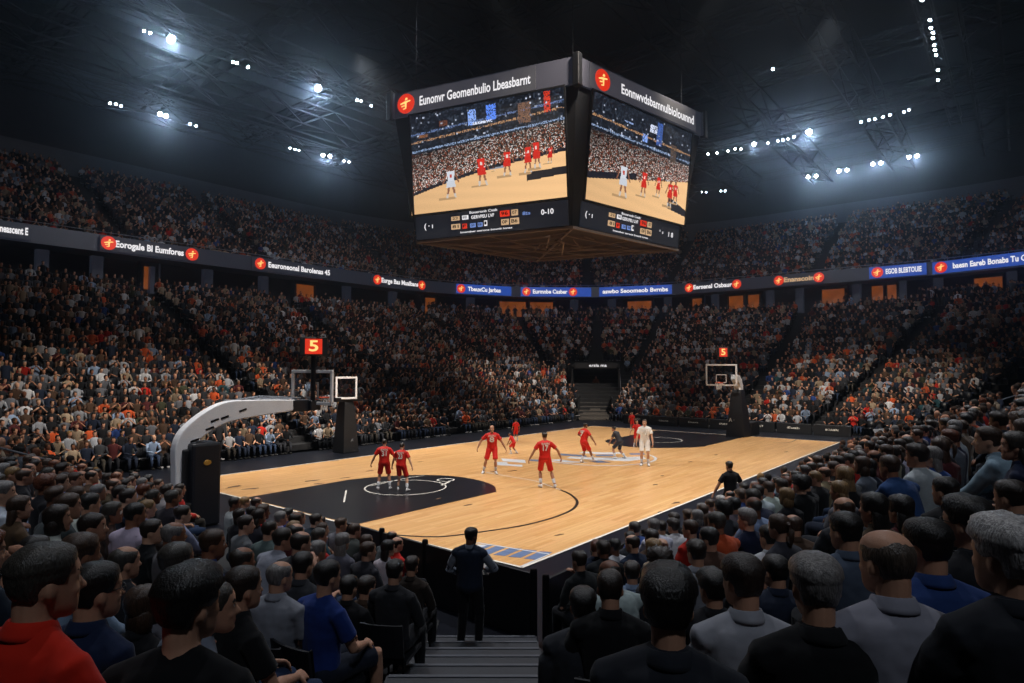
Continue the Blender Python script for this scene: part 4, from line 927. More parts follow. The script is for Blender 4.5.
def chair_for(o, label):
    c = empty('chair', o.location, o.rotation_euler[2]); tag(c, label, 'chair', 'black seats in the near stands')
    def seat(): m = MB(); m.box((0, .03, .425), (.44, .44, .04)); m.box((0, .23, .415), (.42, .05, .03)); return m.mesh('seat', M_CHAIR)
    def back():
        m = MB(); n = 7; vs = []
        for j in range(5):
            for i in range(n):
                x = -.22 + .44 * i / (n - 1); z = .50 + .32 * j / 4; y = -.235 - .045 * j / 4 - .03 * (1 - (2 * i / (n - 1) - 1) ** 2); vs.append((x, y, z))
        f = [(j * n + i, j * n + i + 1, (j + 1) * n + i + 1, (j + 1) * n + i) for j in range(4) for i in range(n - 1)]
        b = len(vs); vs2 = vs + [(x, y - .022, z) for x, y, z in vs]; f2 = f + [tuple(b + q for q in reversed(p)) for p in f]
        edge = [i for i in range(n)] + [j * n + n - 1 for j in range(1, 5)] + [4 * n + i for i in range(n - 2, -1, -1)] + [j * n for j in range(3, 0, -1)]
        f2 += [(edge[(i + 1) % len(edge)], edge[i], b + edge[i], b + edge[(i + 1) % len(edge)]) for i in range(len(edge))]
        m.add(vs2, f2); return m.mesh('backrest', M_CHAIR, False)
    put('seat', cached('c_seat', seat), c); put('backrest', cached('c_back', back), c)
    for sx in (-1, 1):
        for sy in (-1, 1):
            def leg(sx=sx, sy=sy): m = MB(); top_ = (sx * .19, -.25 if sy < 0 else .18, .80 if sy < 0 else .41); m.tube([(sx * .2, sy * .20 - .01, .0), (sx * .195, sy * .19 - .01, .41)] + ([top_] if sy < 0 else []), .013, 6); return m.mesh('leg', M_BLACKM, True)
            put('leg', cached(('c_leg', sx, sy), leg), c)
    return c
def near(px, py, h, label, hair='short', hairc='dark brown', shirt='black', sleeve='short', skin=0, kind='knees', yaw=0., tilt=0., turn=0., fem=False, suit=False, legs='long', legc='#14161c', glasses=False, collar=True, chair=True, shoec='#101010', dep=None):
    """a person of the foreground, set on the sight line through its head at the distance its size tells."""
    J = pose(kind, yaw, tilt, fem); d = dep or 640 * .255 / h
    P = CAM + ray(px, py) * d
    rz = facing(P.x, P.y, turn); Hh = Matrix.Rotation(rz, 3, 'Z') @ J['H']
    loc = (P.x - Hh.x, P.y - Hh.y, P.z - Hh.z)
    sc_ = shirt if shirt.startswith('#') else SHC[shirt]
    o = dress(J, (kind, yaw, tilt, fem), loc, rz, fem, 0, hair, HC[hairc], SK[skin], sleeve, lin(sc_), collar, legs, lin(legc), lin(shoec), 1., suit, glasses=glasses)
    tag(o, label, 'person', 'spectators in the near stands'); TAKEN.append((loc[0], loc[1])); PEOPLE.append(o)
    if chair: chair_for(o, 'black seat under the ' + ' '.join(re.split(r' beside| before| behind| among| near| seen| half| over| one row| in front| with thick| with thinning| by the| at the| cut| on the| beyond| low| two| largest| between', label)[0].split(',')[0].split()[:12]))
    return o
L_ = 'left of the stairs'
near(46, 583, 78, 'man in a bright red polo shirt with greying dark hair, seen from behind', hairc='dark grey', shirt='#c02412', turn=-.12, yaw=-.3)
near(97, 592, 58, 'man in a navy polo shirt with glasses and black hair, beside the red polo', hairc='black', shirt='#16233f', glasses=True, kind='lap', yaw=-.3, turn=-.05)
near(145, 607, 44, 'woman with a dark brown bob beside the man in navy', hair='bob', hairc='brown', shirt='black', fem=True, kind='lap', yaw=-.3)
near(190, 606, 76, 'man in a plain black crew neck with thick dark hair, beside the grey T-shirt', hair='swept', hairc='black', shirt='#0c0d10', collar=False, yaw=-.3, turn=.1)
near(214, 608, 54, 'man in a pale grey T-shirt with cropped hair, hands clasped over his knees', hair='crop', hairc='dark grey', shirt='#6d7482', kind='lean', turn=-.55, yaw=-.3, collar=False, legc='#1c2a44')
near(244, 589, 44, 'man in a black polo with blue jeans, two seats from the blue T-shirt', hairc='dark brown', shirt='#101114', kind='knees', turn=-.45, yaw=0., legc='#20304c')
near(280, 577, 33, 'balding man in a light grey shirt before the seat backs', hair='balding', hairc='grey', shirt='#83868f', kind='lap', yaw=-.3)
near(328, 577, 33, 'man in a royal blue T-shirt with bare knees at the end of the row', hairc='black', shirt='#1c3474', collar=False, legs='knee', legc='#1c2230', turn=-.4, yaw=0., shoec='#6a6a70')
near(303, 566, 28, 'man in a dark grey jumper in front of the light grey shirt', hairc='black', shirt='dark grey', sleeve='long')
near(71, 556, 35, 'bald man in a black T-shirt one row before the red polo', hair='bald', hairc='dark grey', shirt='black', collar=False, kind='lap', yaw=-.3)
near(125, 563, 35, 'bald headed man in a dark polo in front of the bob haired woman', hair='balding', hairc='dark grey', shirt='charcoal', yaw=-.3)
near(36, 553, 34, 'man with black hair half hidden by the red polo man', hairc='black', shirt='navy', yaw=-.3)
near(166, 549, 22, 'man with combed dark hair in a beige pullover before the dark row', hairc='dark brown', shirt='beige', sleeve='long')
near(213, 551, 23, 'dark skinned man in a charcoal jumper with a fade haircut, before the black polo', hair='crop', hairc='black', shirt='charcoal', skin=5)
near(395, 572, 25, 'man in a charcoal suit jacket on the seat beside the stairs', hairc='black', shirt='#26272b', sleeve='long', suit=True, kind='knees', yaw=.0)
near(367, 588, 24, 'man in a brown check shirt by the stairs behind the charcoal suit', hairc='dark brown', shirt='brown', sleeve='long', turn=-.3)
near(349, 588, 25, 'man in a black hoodie beside the royal blue T-shirt', hairc='black', shirt='black', sleeve='long')
near(412, 566, 20, 'man in a dark brown blazer on the last seat above the barrier', hairc='dark brown', shirt='#2c241f', sleeve='long', suit=True)
near(260, 516, 13, 'fan in a scarlet T-shirt near the hoop pad', hairc='dark brown', shirt='#c82a18', collar=False)
# right of the stairs
near(668, 607, 76, 'man in a dark suit jacket with thick dark hair, nearest the stairs', hair='swept', hairc='black', shirt='#191c24', sleeve='long', suit=True, yaw=0., kind='lap', turn=-.12)
near(610, 589, 41, 'man with a shaved head in a black polo beside the stairs', hair='crop', hairc='dark brown', shirt='#0d0e11', kind='knees', yaw=.0, turn=.02)
near(583, 607, 40, 'dark haired man in a grey waistcoat and black sleeves at the stair edge', hairc='black', shirt='#2b2d33', sleeve='long', kind='lap', yaw=0.)
near(742, 582, 56, 'dark haired man in a light grey shirt with thinning crown', hair='short', hairc='dark brown', shirt='#8f9199', kind='lap', yaw=.3)
near(815, 588, 70, 'grey haired broad man in a black jacket, back to the camera', hair='short', hairc='grey', shirt='#0c0d10', sleeve='long', suit=True, yaw=0., turn=-.05)
near(886, 563, 70, 'bald man in a pale lilac shirt, largest bald head of the sideline seats', hair='bald', hairc='ash brown', shirt='#84848f', kind='knees', yaw=.3, turn=-.05)
near(926, 547, 57, 'man with black hair in a blue denim shirt behind the lilac shirt', hairc='black', shirt='#22396b', kind='lap', yaw=.3)
near(966, 524, 52, 'man with black hair and glasses in a dark suit, in profile', hair='swept', hairc='black', shirt='#15161b', sleeve='long', suit=True, yaw=.3, glasses=True, turn=.2)
near(1006, 558, 78, 'silver haired man in a dark jacket cut by the picture edge', hair='swept', hairc='white', shirt='#181b22', sleeve='long', suit=True, yaw=.3)
near(845, 532, 40, 'dark haired man in a grey blue polo before the black jacket', hairc='black', shirt='#4a5566', kind='lap', yaw=.3)
near(696, 553, 27, 'man in a light grey blazer with neat dark hair', hairc='dark brown', shirt='#85878f', sleeve='long', suit=True, yaw=.3)
near(712, 589, 37, 'man with dark hair and a black suit in the row before the light grey shirt', hair='swept', hairc='black', shirt='#131419', sleeve='long', suit=True, yaw=.3)
near(775, 572, 34, 'man in a dark navy pullover between grey shirt and black jacket', hairc='black', shirt='navy', sleeve='long', yaw=.3)
near(844, 510, 27, 'bald man with a fringe of hair in a dark coat', hair='bald', hairc='brown', shirt='charcoal', sleeve='long', yaw=.3)
near(872, 517, 26, 'man with brown crop behind the bald dark coat', hair='crop', hairc='brown', shirt='dark grey', yaw=.3)
near(769, 538, 26, 'black haired man in a white collar shirt among dark coats', hairc='black', shirt='white', yaw=.3, kind='lap')
near(900, 510, 32, 'woman with black hair in a maroon top beyond the bald heads', hair='long', hairc='black', shirt='maroon', fem=True, yaw=.3, kind='lap')
near(793, 526, 24, 'balding man in a brown jacket facing the court', hair='balding', hairc='brown', shirt='brown', sleeve='long', yaw=.3)
near(945, 492, 30, 'black haired man in a pale collar and dark coat near the picture edge', hair='short', hairc='black', shirt='black', sleeve='long', suit=True, yaw=.3)
near(1010, 498, 36, 'man with dark brown hair and grey jumper at the picture edge', hairc='dark brown', shirt='grey', sleeve='long', yaw=.3)
near(632, 573, 24, 'man in a pale blue shirt seen over the black polo', hairc='dark brown', shirt='pale blue')
near(596, 548, 18, 'fair skinned man with cropped ginger hair low by the barrier', hair='crop', hairc='reddish', shirt='navy')
near(662, 548, 20, 'fair skinned bald man in a beige jacket near the front', hair='bald', hairc='reddish', shirt='beige', skin=2, sleeve='long')
# the remaining seats
ORD = 'first second third fourth fifth sixth seventh eighth ninth tenth eleventh twelfth thirteenth fourteenth fifteenth sixteenth seventeenth eighteenth nineteenth twentieth'.split()
TENS = {20: 'twenty', 30: 'thirty', 40: 'forty', 50: 'fifty', 60: 'sixty'}
def ordinal(n):
    if n <= 20: return ORD[n - 1]
    t_, u_ = n // 10 * 10, n % 10
    return TENS[t_] + '-' + ORD[u_ - 1] if u_ else TENS[t_][:-1] + 'ieth'
rp = random.Random(21)
slots = []
for side in 'LR':
    for k in range(0, 11):
        z = ZL * k if side == 'L' else ZR * k; z = max(.02, z)
        if side == 'L': x = NEAR_L - ROW * k + .08; a0, a1 = aisle_y(x, AL) + .85, YE - .2
        else: y = NEAR_R - ROW * k + .08; a0, a1 = aisle_x(y, AR) + .95, XE - .2
        n = int((a1 - a0) / .55)
        for i in range(n):
            q = (x, a0 + .55 * i) if side == 'L' else (a0 + .55 * i, y)
            jx, jy = rp.uniform(-.05, .05), rp.uniform(-.05, .05)
            slots.append((side, k, i + 1, q[0] + jx, q[1] + jy, z))
fill = []
for s in slots:
    if any((s[3] - a) ** 2 + (s[4] - b) ** 2 < .43 ** 2 for a, b in TAKEN): continue
    px, py, d = proj((s[3], s[4], s[5] + 1.2))
    if d < 3.4 or rp.random() < .02: continue
    if not (-260 < px < 1300): continue
    if s[0] == 'L' and s[1] == 0 and s[4] > -.7: continue
    if s[0] == 'R' and (s[1] > 6 or s[1] == 6 and d < 5): continue
    if s[0] == 'L' and 178 < px < 230 and py - 9 * 12 / d < 508: continue
    fill.append((d, px, s))
fill.sort(key=lambda q: q[0])
inview = [q for q in fill if -25 < q[1] < 1050]
N_IND = 285 - len(TAKEN)
indiv = set(id(q) for q in inview[:N_IND])
kinds = ['knees', 'lap', 'cross', 'lean', 'chin']
STY = [('short', 34), ('crop', 14), ('swept', 14), ('bald', 10), ('balding', 12), ('curly', 3)]
def pick(r, table): 
    t_ = sum(w for _, w in table); v = r.uniform(0, t_)
    for a, w in table:
        v -= w
        if v <= 0: return a
    return table[-1][0]
CROWD = []          # (x, y, z, rz, shirt, hair, skin, standing)
used_labels = {}
HAIRWORD = {'short': 'short {} hair', 'crop': 'cropped {} hair', 'swept': 'swept {} hair', 'bald': 'a bald head', 'balding': 'thinning {} hair', 'curly': 'curly {} hair', 'bob': 'a {} bob', 'long': 'long {} hair', 'tail': 'a {} ponytail'}
for q in fill:
    d, px, (side, k, i, x, y, z) = q
    fem = rp.random() < .27
    hs = pick(rp, [('bob', 4), ('long', 4), ('tail', 3)]) if fem else pick(rp, STY)
    hc = pick(rp, [('black', 20), ('dark brown', 30), ('brown', 26), ('dark grey', 7), ('grey', 6), ('blonde', 6), ('reddish', 4), ('white', 1)])
    sh = pick(rp, list(SHW.items()))
    if id(q) in indiv:
        kd = pick(rp, [('knees', 4), ('lap', 4), ('cross', 2), ('lean', 2), ('chin', 1)]) if not fem else pick(rp, [('lap', 3), ('knees', 2)])
        yaw = rp.choice([0., .3, .3] if side == 'R' else [-.3, -.3, 0.]) if kd != 'chin' else 0.
        suit = (not fem) and sh in ('black', 'charcoal', 'dark grey', 'navy', 'light grey', 'brown') and rp.random() < .4
        sl = 'long' if suit or rp.random() < .45 else 'short'
        J = pose(kd, yaw, 0., fem)
        o = dress(J, (kd, yaw, 0., fem), (x, y, z), facing(x, y, rp.uniform(-.25, .25) + (.42 if side == 'R' else -.28)), fem, 0 if d < 5.2 else 1, hs, HC[hc], rp.choice(SK), sl, tuple(c * rp.uniform(.85, 1.15) for c in lin(SHC[sh])), rp.random() < .7, 'long', lin(rp.choice(['#14161c', '#1a2233', '#22242a', '#2a2622', '#22324c'])), lin('#101010'), rp.uniform(.96, 1.04), suit)
        who = 'woman' if fem else 'man'
        stand = 'baseline' if side == 'L' else 'sideline'
        lab = f"{who} with {HAIRWORD[hs].format(hc)}, {sh} {'jacket' if suit else 'top'}, {ordinal(k + 1)} {stand} row, {ordinal(i)} from stairs"
        tag(o, lab, 'person', 'spectators in the near stands'); PEOPLE.append(o)
        if d < 6.0: chair_for(o, f"black seat in the {ordinal(k + 1)} {stand} row, {ordinal(i)} place from the stairs")
    else: CROWD.append((x, y, z, facing(x, y, rp.uniform(-.3, .3) + (.45 if side == 'R' else -.3)), sh, hc, rp.choice(SK), 0, d))

# ------------------------------------------------------------------ players, official and the man on the stairs
def stand_pose(wr, legs=(.16, .16), fwd=(0, 0), toes=None, lean=(.0, .05), head=(0, 0, 0), drop=0., twist=0., ep=None, lift=(0, 0)):
    return make_pose((0, 0, .935 - drop), lean[0], lean[1], twist, 0., wr, {-1: (-legs[0], fwd[0], .09 + lift[0]), 1: (legs[1], fwd[1], .09 + lift[1])}, {s: V((s * .25, 1.5, .6)) for s in (-1, 1)}, ep, head, thigh=.44, shin=.43, toes=toes)
OUT = {s: V((s * .9, -.3, 1.1)) for s in (-1, 1)}
POSE_P = {
    'wide': stand_pose({-1: (-.46, .10, .86), 1: (.46, .06, .88)}, (.20, .20), ep=OUT),
    'ready': stand_pose({-1: (-.40, .16, .84), 1: (.44, -.06, .82)}, (.12, .26), (.02, -.10), lean=(.05, .16), drop=.03, ep=OUT),
    'step': stand_pose({-1: (-.50, .02, .84), 1: (.50, .05, .92)}, (.13, .30), (.0, -.06), lean=(.02, .10), drop=.03, ep=OUT),
    'stride': stand_pose({-1: (-.36, .30, 1.02), 1: (.50, .20, .80)}, (.10, .12), (-.06, .46), lean=(.06, .16), drop=.06, ep=OUT),
    'bend': stand_pose({-1: (-.25, .42, .72), 1: (.28, .40, .75)}, (.22, .22), (.12, -.16), lean=(.35, .75), drop=.12, ep=OUT),
    'plain': stand_pose({-1: (-.30, .12, .86), 1: (.31, .06, .85)}, (.12, .12), ep=OUT),
    'hips': stand_pose({-1: (-.16, .22, 1.02), 1: (.20, .28, 1.08)}, (.13, .13), lean=(-.02, .04), head=(-.45, -.1, 0), ep=OUT),
}
def player(px, fy, hpx, key, az, label, kit='red', num='', hair='crop', hairc='dark brown', skin=1, cat='person', group='basketball players on the court', shoe='#d0d0d4', dep=None):
    """stands where its feet meet the court; az turns it from the camera's own direction."""
    P = at_z(px, fy, 0); d = (P - CAM).dot(FWD)
    J = POSE_P[key]; H = 1.775; s = hpx * d / 640 / H
    kitc = {'red': '#cc1d14', 'white': '#e6e4e0', 'dark': '#2a2a30'}[kit]; sockc = '#c4c6cc'
    o = dress(J, 'P' + key, (P.x, P.y, .010), YAW - PI2 + az, False, 0, hair, HC[hairc], SK[skin], 'short', lin(kitc), False, 'knee', lin(kitc), lin(shoe), s, False, lin(sockc), shirt_name='jersey', jersey=True)
    tag(o, label, cat, group)
    if num:
        up, X, F = J['fr'](.6); R = Matrix((X, F, up)).transposed().to_4x4()
        js = [c for c in o.children if c.name.startswith('jersey')][0]
        for yb, ry in ((-1, PI), (1, 0)):
            p = J['sp'](.60) + F * (-.150 if yb < 0 else .158)
            n_ = put('lettering', text_mesh('lettering', num, .24, M_LINE_W, .17, bold=.03), js); n_.matrix_local = Matrix.Translation(p) @ R @ Matrix.Rotation(PI if yb > 0 else 0, 4, 'Z')
            p = J['sp'](.84) + F * (-.138 if yb < 0 else .142)
            n_ = put('lettering', text_mesh('lettering', 'BAEN', .09, M_LINE_W, .24, bold=.03), js); n_.matrix_local = Matrix.Translation(p) @ R @ Matrix.Rotation(PI if yb > 0 else 0, 4, 'Z')
    return o
player(384, 490, 51, 'wide', .15, 'player in red shirt 31 standing in the dark key with arms held out', num='31', skin=4)
player(401, 491, 49, 'ready', -.15, 'shorter player in red shirt 23 standing beside shirt 31 in the dark key', num='23', skin=2)
player(492, 474, 50, 'step', PI, 'player in red alone between the key and centre emblem, arms spread', num='8', skin=4, hair='bald')
player(545, 488, 57, 'step', .1, 'player in red shirt 17 on the three-point arc, back turned', num='17', skin=1, hairc='dark brown', hair='short')
player(584, 463, 42, 'stride', -.9, 'player in red striding across the centre emblem', num='7', skin=3)
player(514, 454, 24, 'bend', 1.2, 'small distant player in red bending near the far sideline', skin=3, kit='red')
player(645, 466, 47, 'plain', PI - .25, 'player in white kit standing right of the centre emblem', 'white', '4', skin=2)
player(637, 447, 27, 'wide', PI, 'player in red partly behind the player in white', num='', skin=2)
player(620, 459, 37, 'bend', .9, 'player in pale kit with dark shorts crouching beside the centre emblem', 'dark', '', skin=1)
player(516, 441, 22, 'plain', .3, 'substitute in a red top standing on the far sideline', 'red', '', skin=1)
player(632, 430, 18, 'plain', PI, 'person in a red top standing at the foot of the far corner stairs', 'red', '', skin=1)
# official at the near sideline
J = POSE_P['wide']
o = dress(J, 'Pwide', (-8.25, -9.95, 0), YAW - PI2 + .25, False, 0, 'short', HC['dark brown'], SK[1], 'short', lin('#15161a'), True, 'long', lin('#0f1014'), lin('#0a0a0a'), .965)
tag(o, 'man in black polo and trousers standing by the near sideline facing the court', 'person')
# man on the stairs
J = POSE_P['hips']; P = CAM + FWD * 8.75 + RGT * (-.57); P.z = .225
o = dress(J, 'Phips', tuple(P), YAW - PI2 - .15, False, 0, 'short', HC['black'], SK[5], 'long', lin('#7f8794'), True, 'long', lin('#0e0f13'), lin('#08080a'), .94)
tag(o, 'man in navy waistcoat and grey striped sleeves standing at the foot of the stairs', 'person')
vest = fuse(build_shirt(J, False, 'none', .030, False, -.16), 'waistcoat', [M_SUIT], .011, .35, 4)
c = put('waistcoat', vest, o); c.color = (*lin('#1a2436'), 1)
sp = MB()
for s in (-1, 1):
    for a, b in ((J['S'][s], J['E'][s]), (J['E'][s], J['W'][s])):
        for f in np.linspace(.25, .9, 6):
            p = a + (b - a) * f; dd = (b - a).normalized(); q = (b - a).length; ux = dd.orthogonal().normalized(); uy = dd.cross(ux); r_ = .060 - .012 * f if a is J['S'][s] else .058 - .014 * f
            sp.rings([(p - dd * .008, ux * r_, uy * r_), (p + dd * .008, ux * r_, uy * r_)], 14)
c = sp.obj('sleeve_stripe', M_CLOTH, o); c.color = (*lin('#2c3442'), 1)
W = J['W'][1]; pp = MB(); pp.box((0, 0, 0), (.20, .012, .28)); po = pp.obj('clipboard', M_LINE_W, None, None)
po.matrix_world = Matrix.Translation(P) @ Matrix.Rotation(YAW - PI2 - .15, 4, 'Z') @ Matrix.Translation(W * .94 + V((-.08, .10, .02))) @ Matrix.Rotation(-.8, 4, 'X')
clp = MB(); clp.box((0, -.012, .12), (.09, .02, .03)); clp.obj('clip', M_BLACKM, po)
tag(po, 'pale clipboard held by the man in the navy waistcoat', 'clipboard')
# ------------------------------------------------------------------ the crowd beyond: one mesh, one person per seat
def low_person(kind, seg=6):
    """0 skin, 1 hair, 2 shirt, 3 trousers, 4 shoes"""
    m = MB(); Z = V((0, 0, 1)); X = V((1, 0, 0)); Y = V((0, 1, 0))
    st = kind == 'stand'; dz = .40 if st else 0
    lean = {'sit': .03, 'fwd': .16, 'clap': .02, 'stand': .0, 'back': -.06}[kind]
    R = lambda z, rx, ry, y=0.: (V((0, y + lean * (z - .5) / .5, z + dz)), X * rx, Y * ry)
    m.rings([R(.40, .15, .12), R(.52, .175, .125), R(.78, .165, .115), R(.98, .20, .115), R(1.05, .17, .085), R(1.10, .06, .06)], 8, 2)
    h = V((0, lean * 1.55 + .015, 1.235 + dz))
    m.rings([(h - Z * .16, X * .05, Y * .05), (h - Z * .10, X * .055, Y * .065)], 6, 0, cap=False)
    rs = [(h + Z * z + Y * y, X * rx, Y * ry) for z, rx, ry, y in ((-.115, .03, .045, .025), (-.07, .062, .08, .008), (.0, .076, .098, 0), (.06, .076, .096, -.004), (.10, .052, .066, -.01), (.122, .015, .02, -.01))]
    b = len(m.f); m.rings(rs, 8, 0)
    for j in range(5):
        for i in range(8):
            a = 2 * PI * (i + .5) / 8; fr = math.sin(a)
            if j >= 3 or (j == 2 and fr < .5) or (j == 1 and fr < -.3): m.mi[b + j * 8 + i] = 1
    m.mi[b + 40] = 0; m.mi[b + 41] = 1
    for s in (-1, 1):
        S = V((s * .20, lean, 1.0 + dz))
        E, W = {'sit': ((s * .27, .08, .74), (s * .13, .32, .64)), 'fwd': ((s * .26, .26, .72), (s * .05, .44, .66)), 'clap': ((s * .26, .18, .80), (s * .05, .32, 1.02)), 'back': ((s * .26, .06, .75), (s * .06, .22, .72)), 'stand': ((s * .26, -.02, .76), (s * .22, .10, .52))}[kind]
        E, W = V(E) + Z * dz, V(W) + Z * dz
        m.tube([S, E], [.055, .047], 5, 2, round_ends=False); m.tube([E, W], [.040, .030], 5, 2 if kind in ('fwd', 'back') else 0, round_ends=False)
        m.ellipsoid(W + (W - E).normalized() * .05, (.035, .045, .045), n=5, m=3, mi=0)
        if st: m.tube([(s * .09, 0, .92), (s * .10, .01, .48), (s * .10, -.01, .06)], [.095, .068, .05], 5, 3, round_ends=False)
        else: m.tube([(s * .09, .02, .50), (s * .13, .44, .50)], [.092, .065], 5, 3, round_ends=False); m.tube([(s * .13, .44, .50), (s * .13, .44, .06)], [.062, .045], 5, 3, round_ends=False)
        m.box((s * .12, (.08 if st else .50), .04), (.09, .25, .08), mi=4)
    loops, starts, cat = [], [], []
    for f, c in zip(m.f, m.mi): starts.append(len(loops)); loops.extend(f); cat.append(c)
    return np.array(m.v), np.array(loops), np.array(starts), np.array(cat)
KN = ['sit', 'fwd', 'clap', 'back', 'stand']
LP = {k: low_person(k) for k in KN}
rc = random.Random(5)
SHF = {'black': 24, 'navy': 10, 'charcoal': 16, 'dark grey': 10, 'grey': 8, 'light grey': 6, 'white': 8, 'pale blue': 3, 'blue': 1.5, 'red': 2, 'orange': 3.5, 'brown': 10, 'maroon': 2.5, 'olive': 2, 'beige': 7, 'teal': .5}
SEATS = []
def aisle_free(x, y, r, k, up=False):
    k = k * QK
    hw = .62
    if not up or True:
        for ax in (-6.2, 4.4):
            if y > 9.4 and abs(x - ax) < hw: return False
    ang = math.degrees(math.atan2(y - CC.y, x - CC.x)); inC = x > CC.x and y > CC.y
    if inC:
        for a, w, k0 in ((84, hw, 0), (54, hw, 9), (12, hw, 0)):
            if k >= k0 and abs(ang - a) * PI / 180 * r < w: return False
        w = 1.75 if k < 5 else 2.6 if k <= 12 else .62
        if not up and abs(ang - 30.5) * PI / 180 * r < w: return False
        if up and abs(ang - 33) * PI / 180 * r < hw: return False
    if x > EX - 1 and y < CC.y:
        if abs(y + .2) < hw: return False
        f = (x - 22) / 19; 
        if abs(y - (-6.2 - 5.6 * f)) < hw: return False
    return True
def rows(n, o0, zf, pitch, occ, up, yl):
    for k in range(n):
        o = o0 + RR * k + .33; P = ring_path(o, 40, yl); s = rc.uniform(0, .3); acc = 0.
        for (x0, y0, a0, b0), (x1, y1, a1, b1) in zip(P, P[1:]):
            L = math.hypot(x1 - x0, y1 - y0)
            while s < acc + L:
                f = (s - acc) / L; x, y, nx, ny = x0 + (x1 - x0) * f, y0 + (y1 - y0) * f, a0 + (a1 - a0) * f, b0 + (b1 - b0) * f
                s += pitch
                if not aisle_free(x, y, R0 + o, k, up): continue
                px, py, d = proj((x, y, zf(k) + 1))
                if d < 4 or px < -180 or px > 1200: continue
                SEATS.append((x, y, zf(k), math.atan2(ny, nx) + PI2))
                if rc.random() > occ: continue
                CROWD.append((x, y, zf(k), math.atan2(ny, nx) + PI2 + rc.uniform(-.3, .3), pick(rc, list(SHF.items())), pick(rc, [('black', 30), ('dark brown', 32), ('brown', 20), ('dark grey', 6), ('grey', 6), ('blonde', 8), ('reddish', 3)]), rc.choice(SK), 1 if rc.random() < .012 else 0, d))
            acc += L
rows(NLOW, 0, zlow, .46, .97, False, YL)
rows(NUP, OUP, zup, .48, .93, True, YL)
zc = zlow(NLOW - 1) + .3
for _ in range(420):                                            # people standing along the concourse rail
    P = ring_path(RR * NLOW + rc.uniform(.3, 2.6), 40); i = rc.randrange(len(P) - 1); f = rc.random(); a, b = P[i], P[i + 1]
    x, y = a[0] + (b[0] - a[0]) * f, a[1] + (b[1] - a[1]) * f
    CROWD.append((x, y, zc, math.atan2(a[3], a[2]) + PI2, pick(rc, list(SHF.items())), 'dark brown', rc.choice(SK), 2, 60))
VS, LS, ST, CS = [], [], [], []; nv = nl = 0
rn = np.random.default_rng(9)
for x, y, z, rz, sh, hc, sk, stnd, d in CROWD:
    kd = 'stand' if stnd == 2 else ('stand' if stnd else rc.choices(KN[:4], [5, 3, 1.6, 2])[0])
    v, lo, stt, cat = LP[kd]; sc_ = rc.uniform(.90, 1.02); c, s = math.cos(rz), math.sin(rz)
    w = v * sc_; VS.append(np.stack([w[:, 0] * c - w[:, 1] * s + x, w[:, 0] * s + w[:, 1] * c + y, w[:, 2] + z], 1))
    LS.append(lo + nv); ST.append(stt + nl); nv += len(v); nl += len(lo)
    g = rc.uniform(.75, 1.25); bald = rc.random() < .12
    tab = np.array([sk, sk if bald else HC[hc], [q * g for q in lin(SHC[sh])], lin(rc.choice(['#14161c', '#1a2233', '#22242a', '#2a2622', '#26344c', '#3a3630'])), lin(rc.choice(['#101010', '#2a2a2c', '#8a8a8c']))])
    CS.append(tab[cat])
me = bpy.data.meshes.new('seated_crowd')
fill_mesh(me, np.concatenate(VS), np.concatenate(LS), np.concatenate(ST), np.concatenate(CS), [mat_attr('crowd_clothes', .85)])
o = put('seated_crowd', me); o['kind'] = 'stuff'; tag(o, 'packed crowd filling the far lower and upper tiers around the court', 'crowd')
print('CROWD', len(CROWD), 'faces', len(me.polygons), 'people', len(PEOPLE))
# rows of tip-up seats below them
sm = MB(); sm.box((0, -.02, .42), (.44, .40, .06)); sm.box((0, -.24, .62), (.44, .05, .42)); sm.box((0, -.1, .2), (.08, .2, .4))
sv = np.array(sm.v); slo = np.array([i for f in sm.f for i in f]); sst = np.arange(len(sm.f)) * 4
for q in CROWD:
    if q[8] < 30 and q[7] == 0 and (q[0] < NX + .3 or q[1] < NEAR_R + .3): SEATS.append(q[:4])
VS, LS = [], []
for i, (x, y, z, rz) in enumerate(SEATS):
    c, s = math.cos(rz), math.sin(rz); VS.append(np.stack([sv[:, 0] * c - sv[:, 1] * s + x, sv[:, 0] * s + sv[:, 1] * c + y, sv[:, 2] + z], 1)); LS.append(slo + i * len(sv))
me = bpy.data.meshes.new('tip_up_seats'); fill_mesh(me, np.concatenate(VS), np.concatenate(LS), np.arange(len(SEATS) * len(sm.f)) * 4, None, [M_CHAIR])
o = put('tip_up_seats', me); o['kind'] = 'stuff'; tag(o, 'rows of dark tip-up seats mostly hidden under the crowd', 'seats')

# ------------------------------------------------------------------ far corner tunnel, concourse openings, courtside furniture
a30 = math.radians(30.5); dr = V((math.cos(a30), math.sin(a30), 0)); tg = V((-math.sin(a30), math.cos(a30), 0)); C0 = V((CC.x, CC.y, 0)); R3 = Matrix.Rotation(a30, 3, 'Z')
tn = MB()
tn.box(C0 + dr * 11.6 + V((0, 0, 2.9)), (.2, 4.2, 3.2), R3)
for s in (-1, 1): tn.box(C0 + dr * 9.4 + tg * s * 2.0 + V((0, 0, 2.6)), (4.6, .14, 2.6), R3); tn.box(C0 + dr * 5.0 + tg * s * 1.35 + V((0, 0, .9)), (4.4, .08, 1.5), R3)
tn.box(C0 + dr * 9.6 + V((0, 0, 4.25)), (4.4, 4.1, .2), R3)
tn.obj('wall_tunnel', M_BLACK, kind='structure')
ts = MB()
for i in range(12): ts.box(C0 + dr * (2.2 + .42 * i) + V((0, 0, .065 * (i + 1))), (.42, 2.5, .13 * (i + 1)), R3)
ts.box(C0 + dr * 9.3 + V((0, 0, .8)), (4.4, 3.8, 1.6), R3)
ts.obj('floor_stair_far', mat('far_stair', lin('#5a5652'), .7, 0, .2, 4), kind='structure')
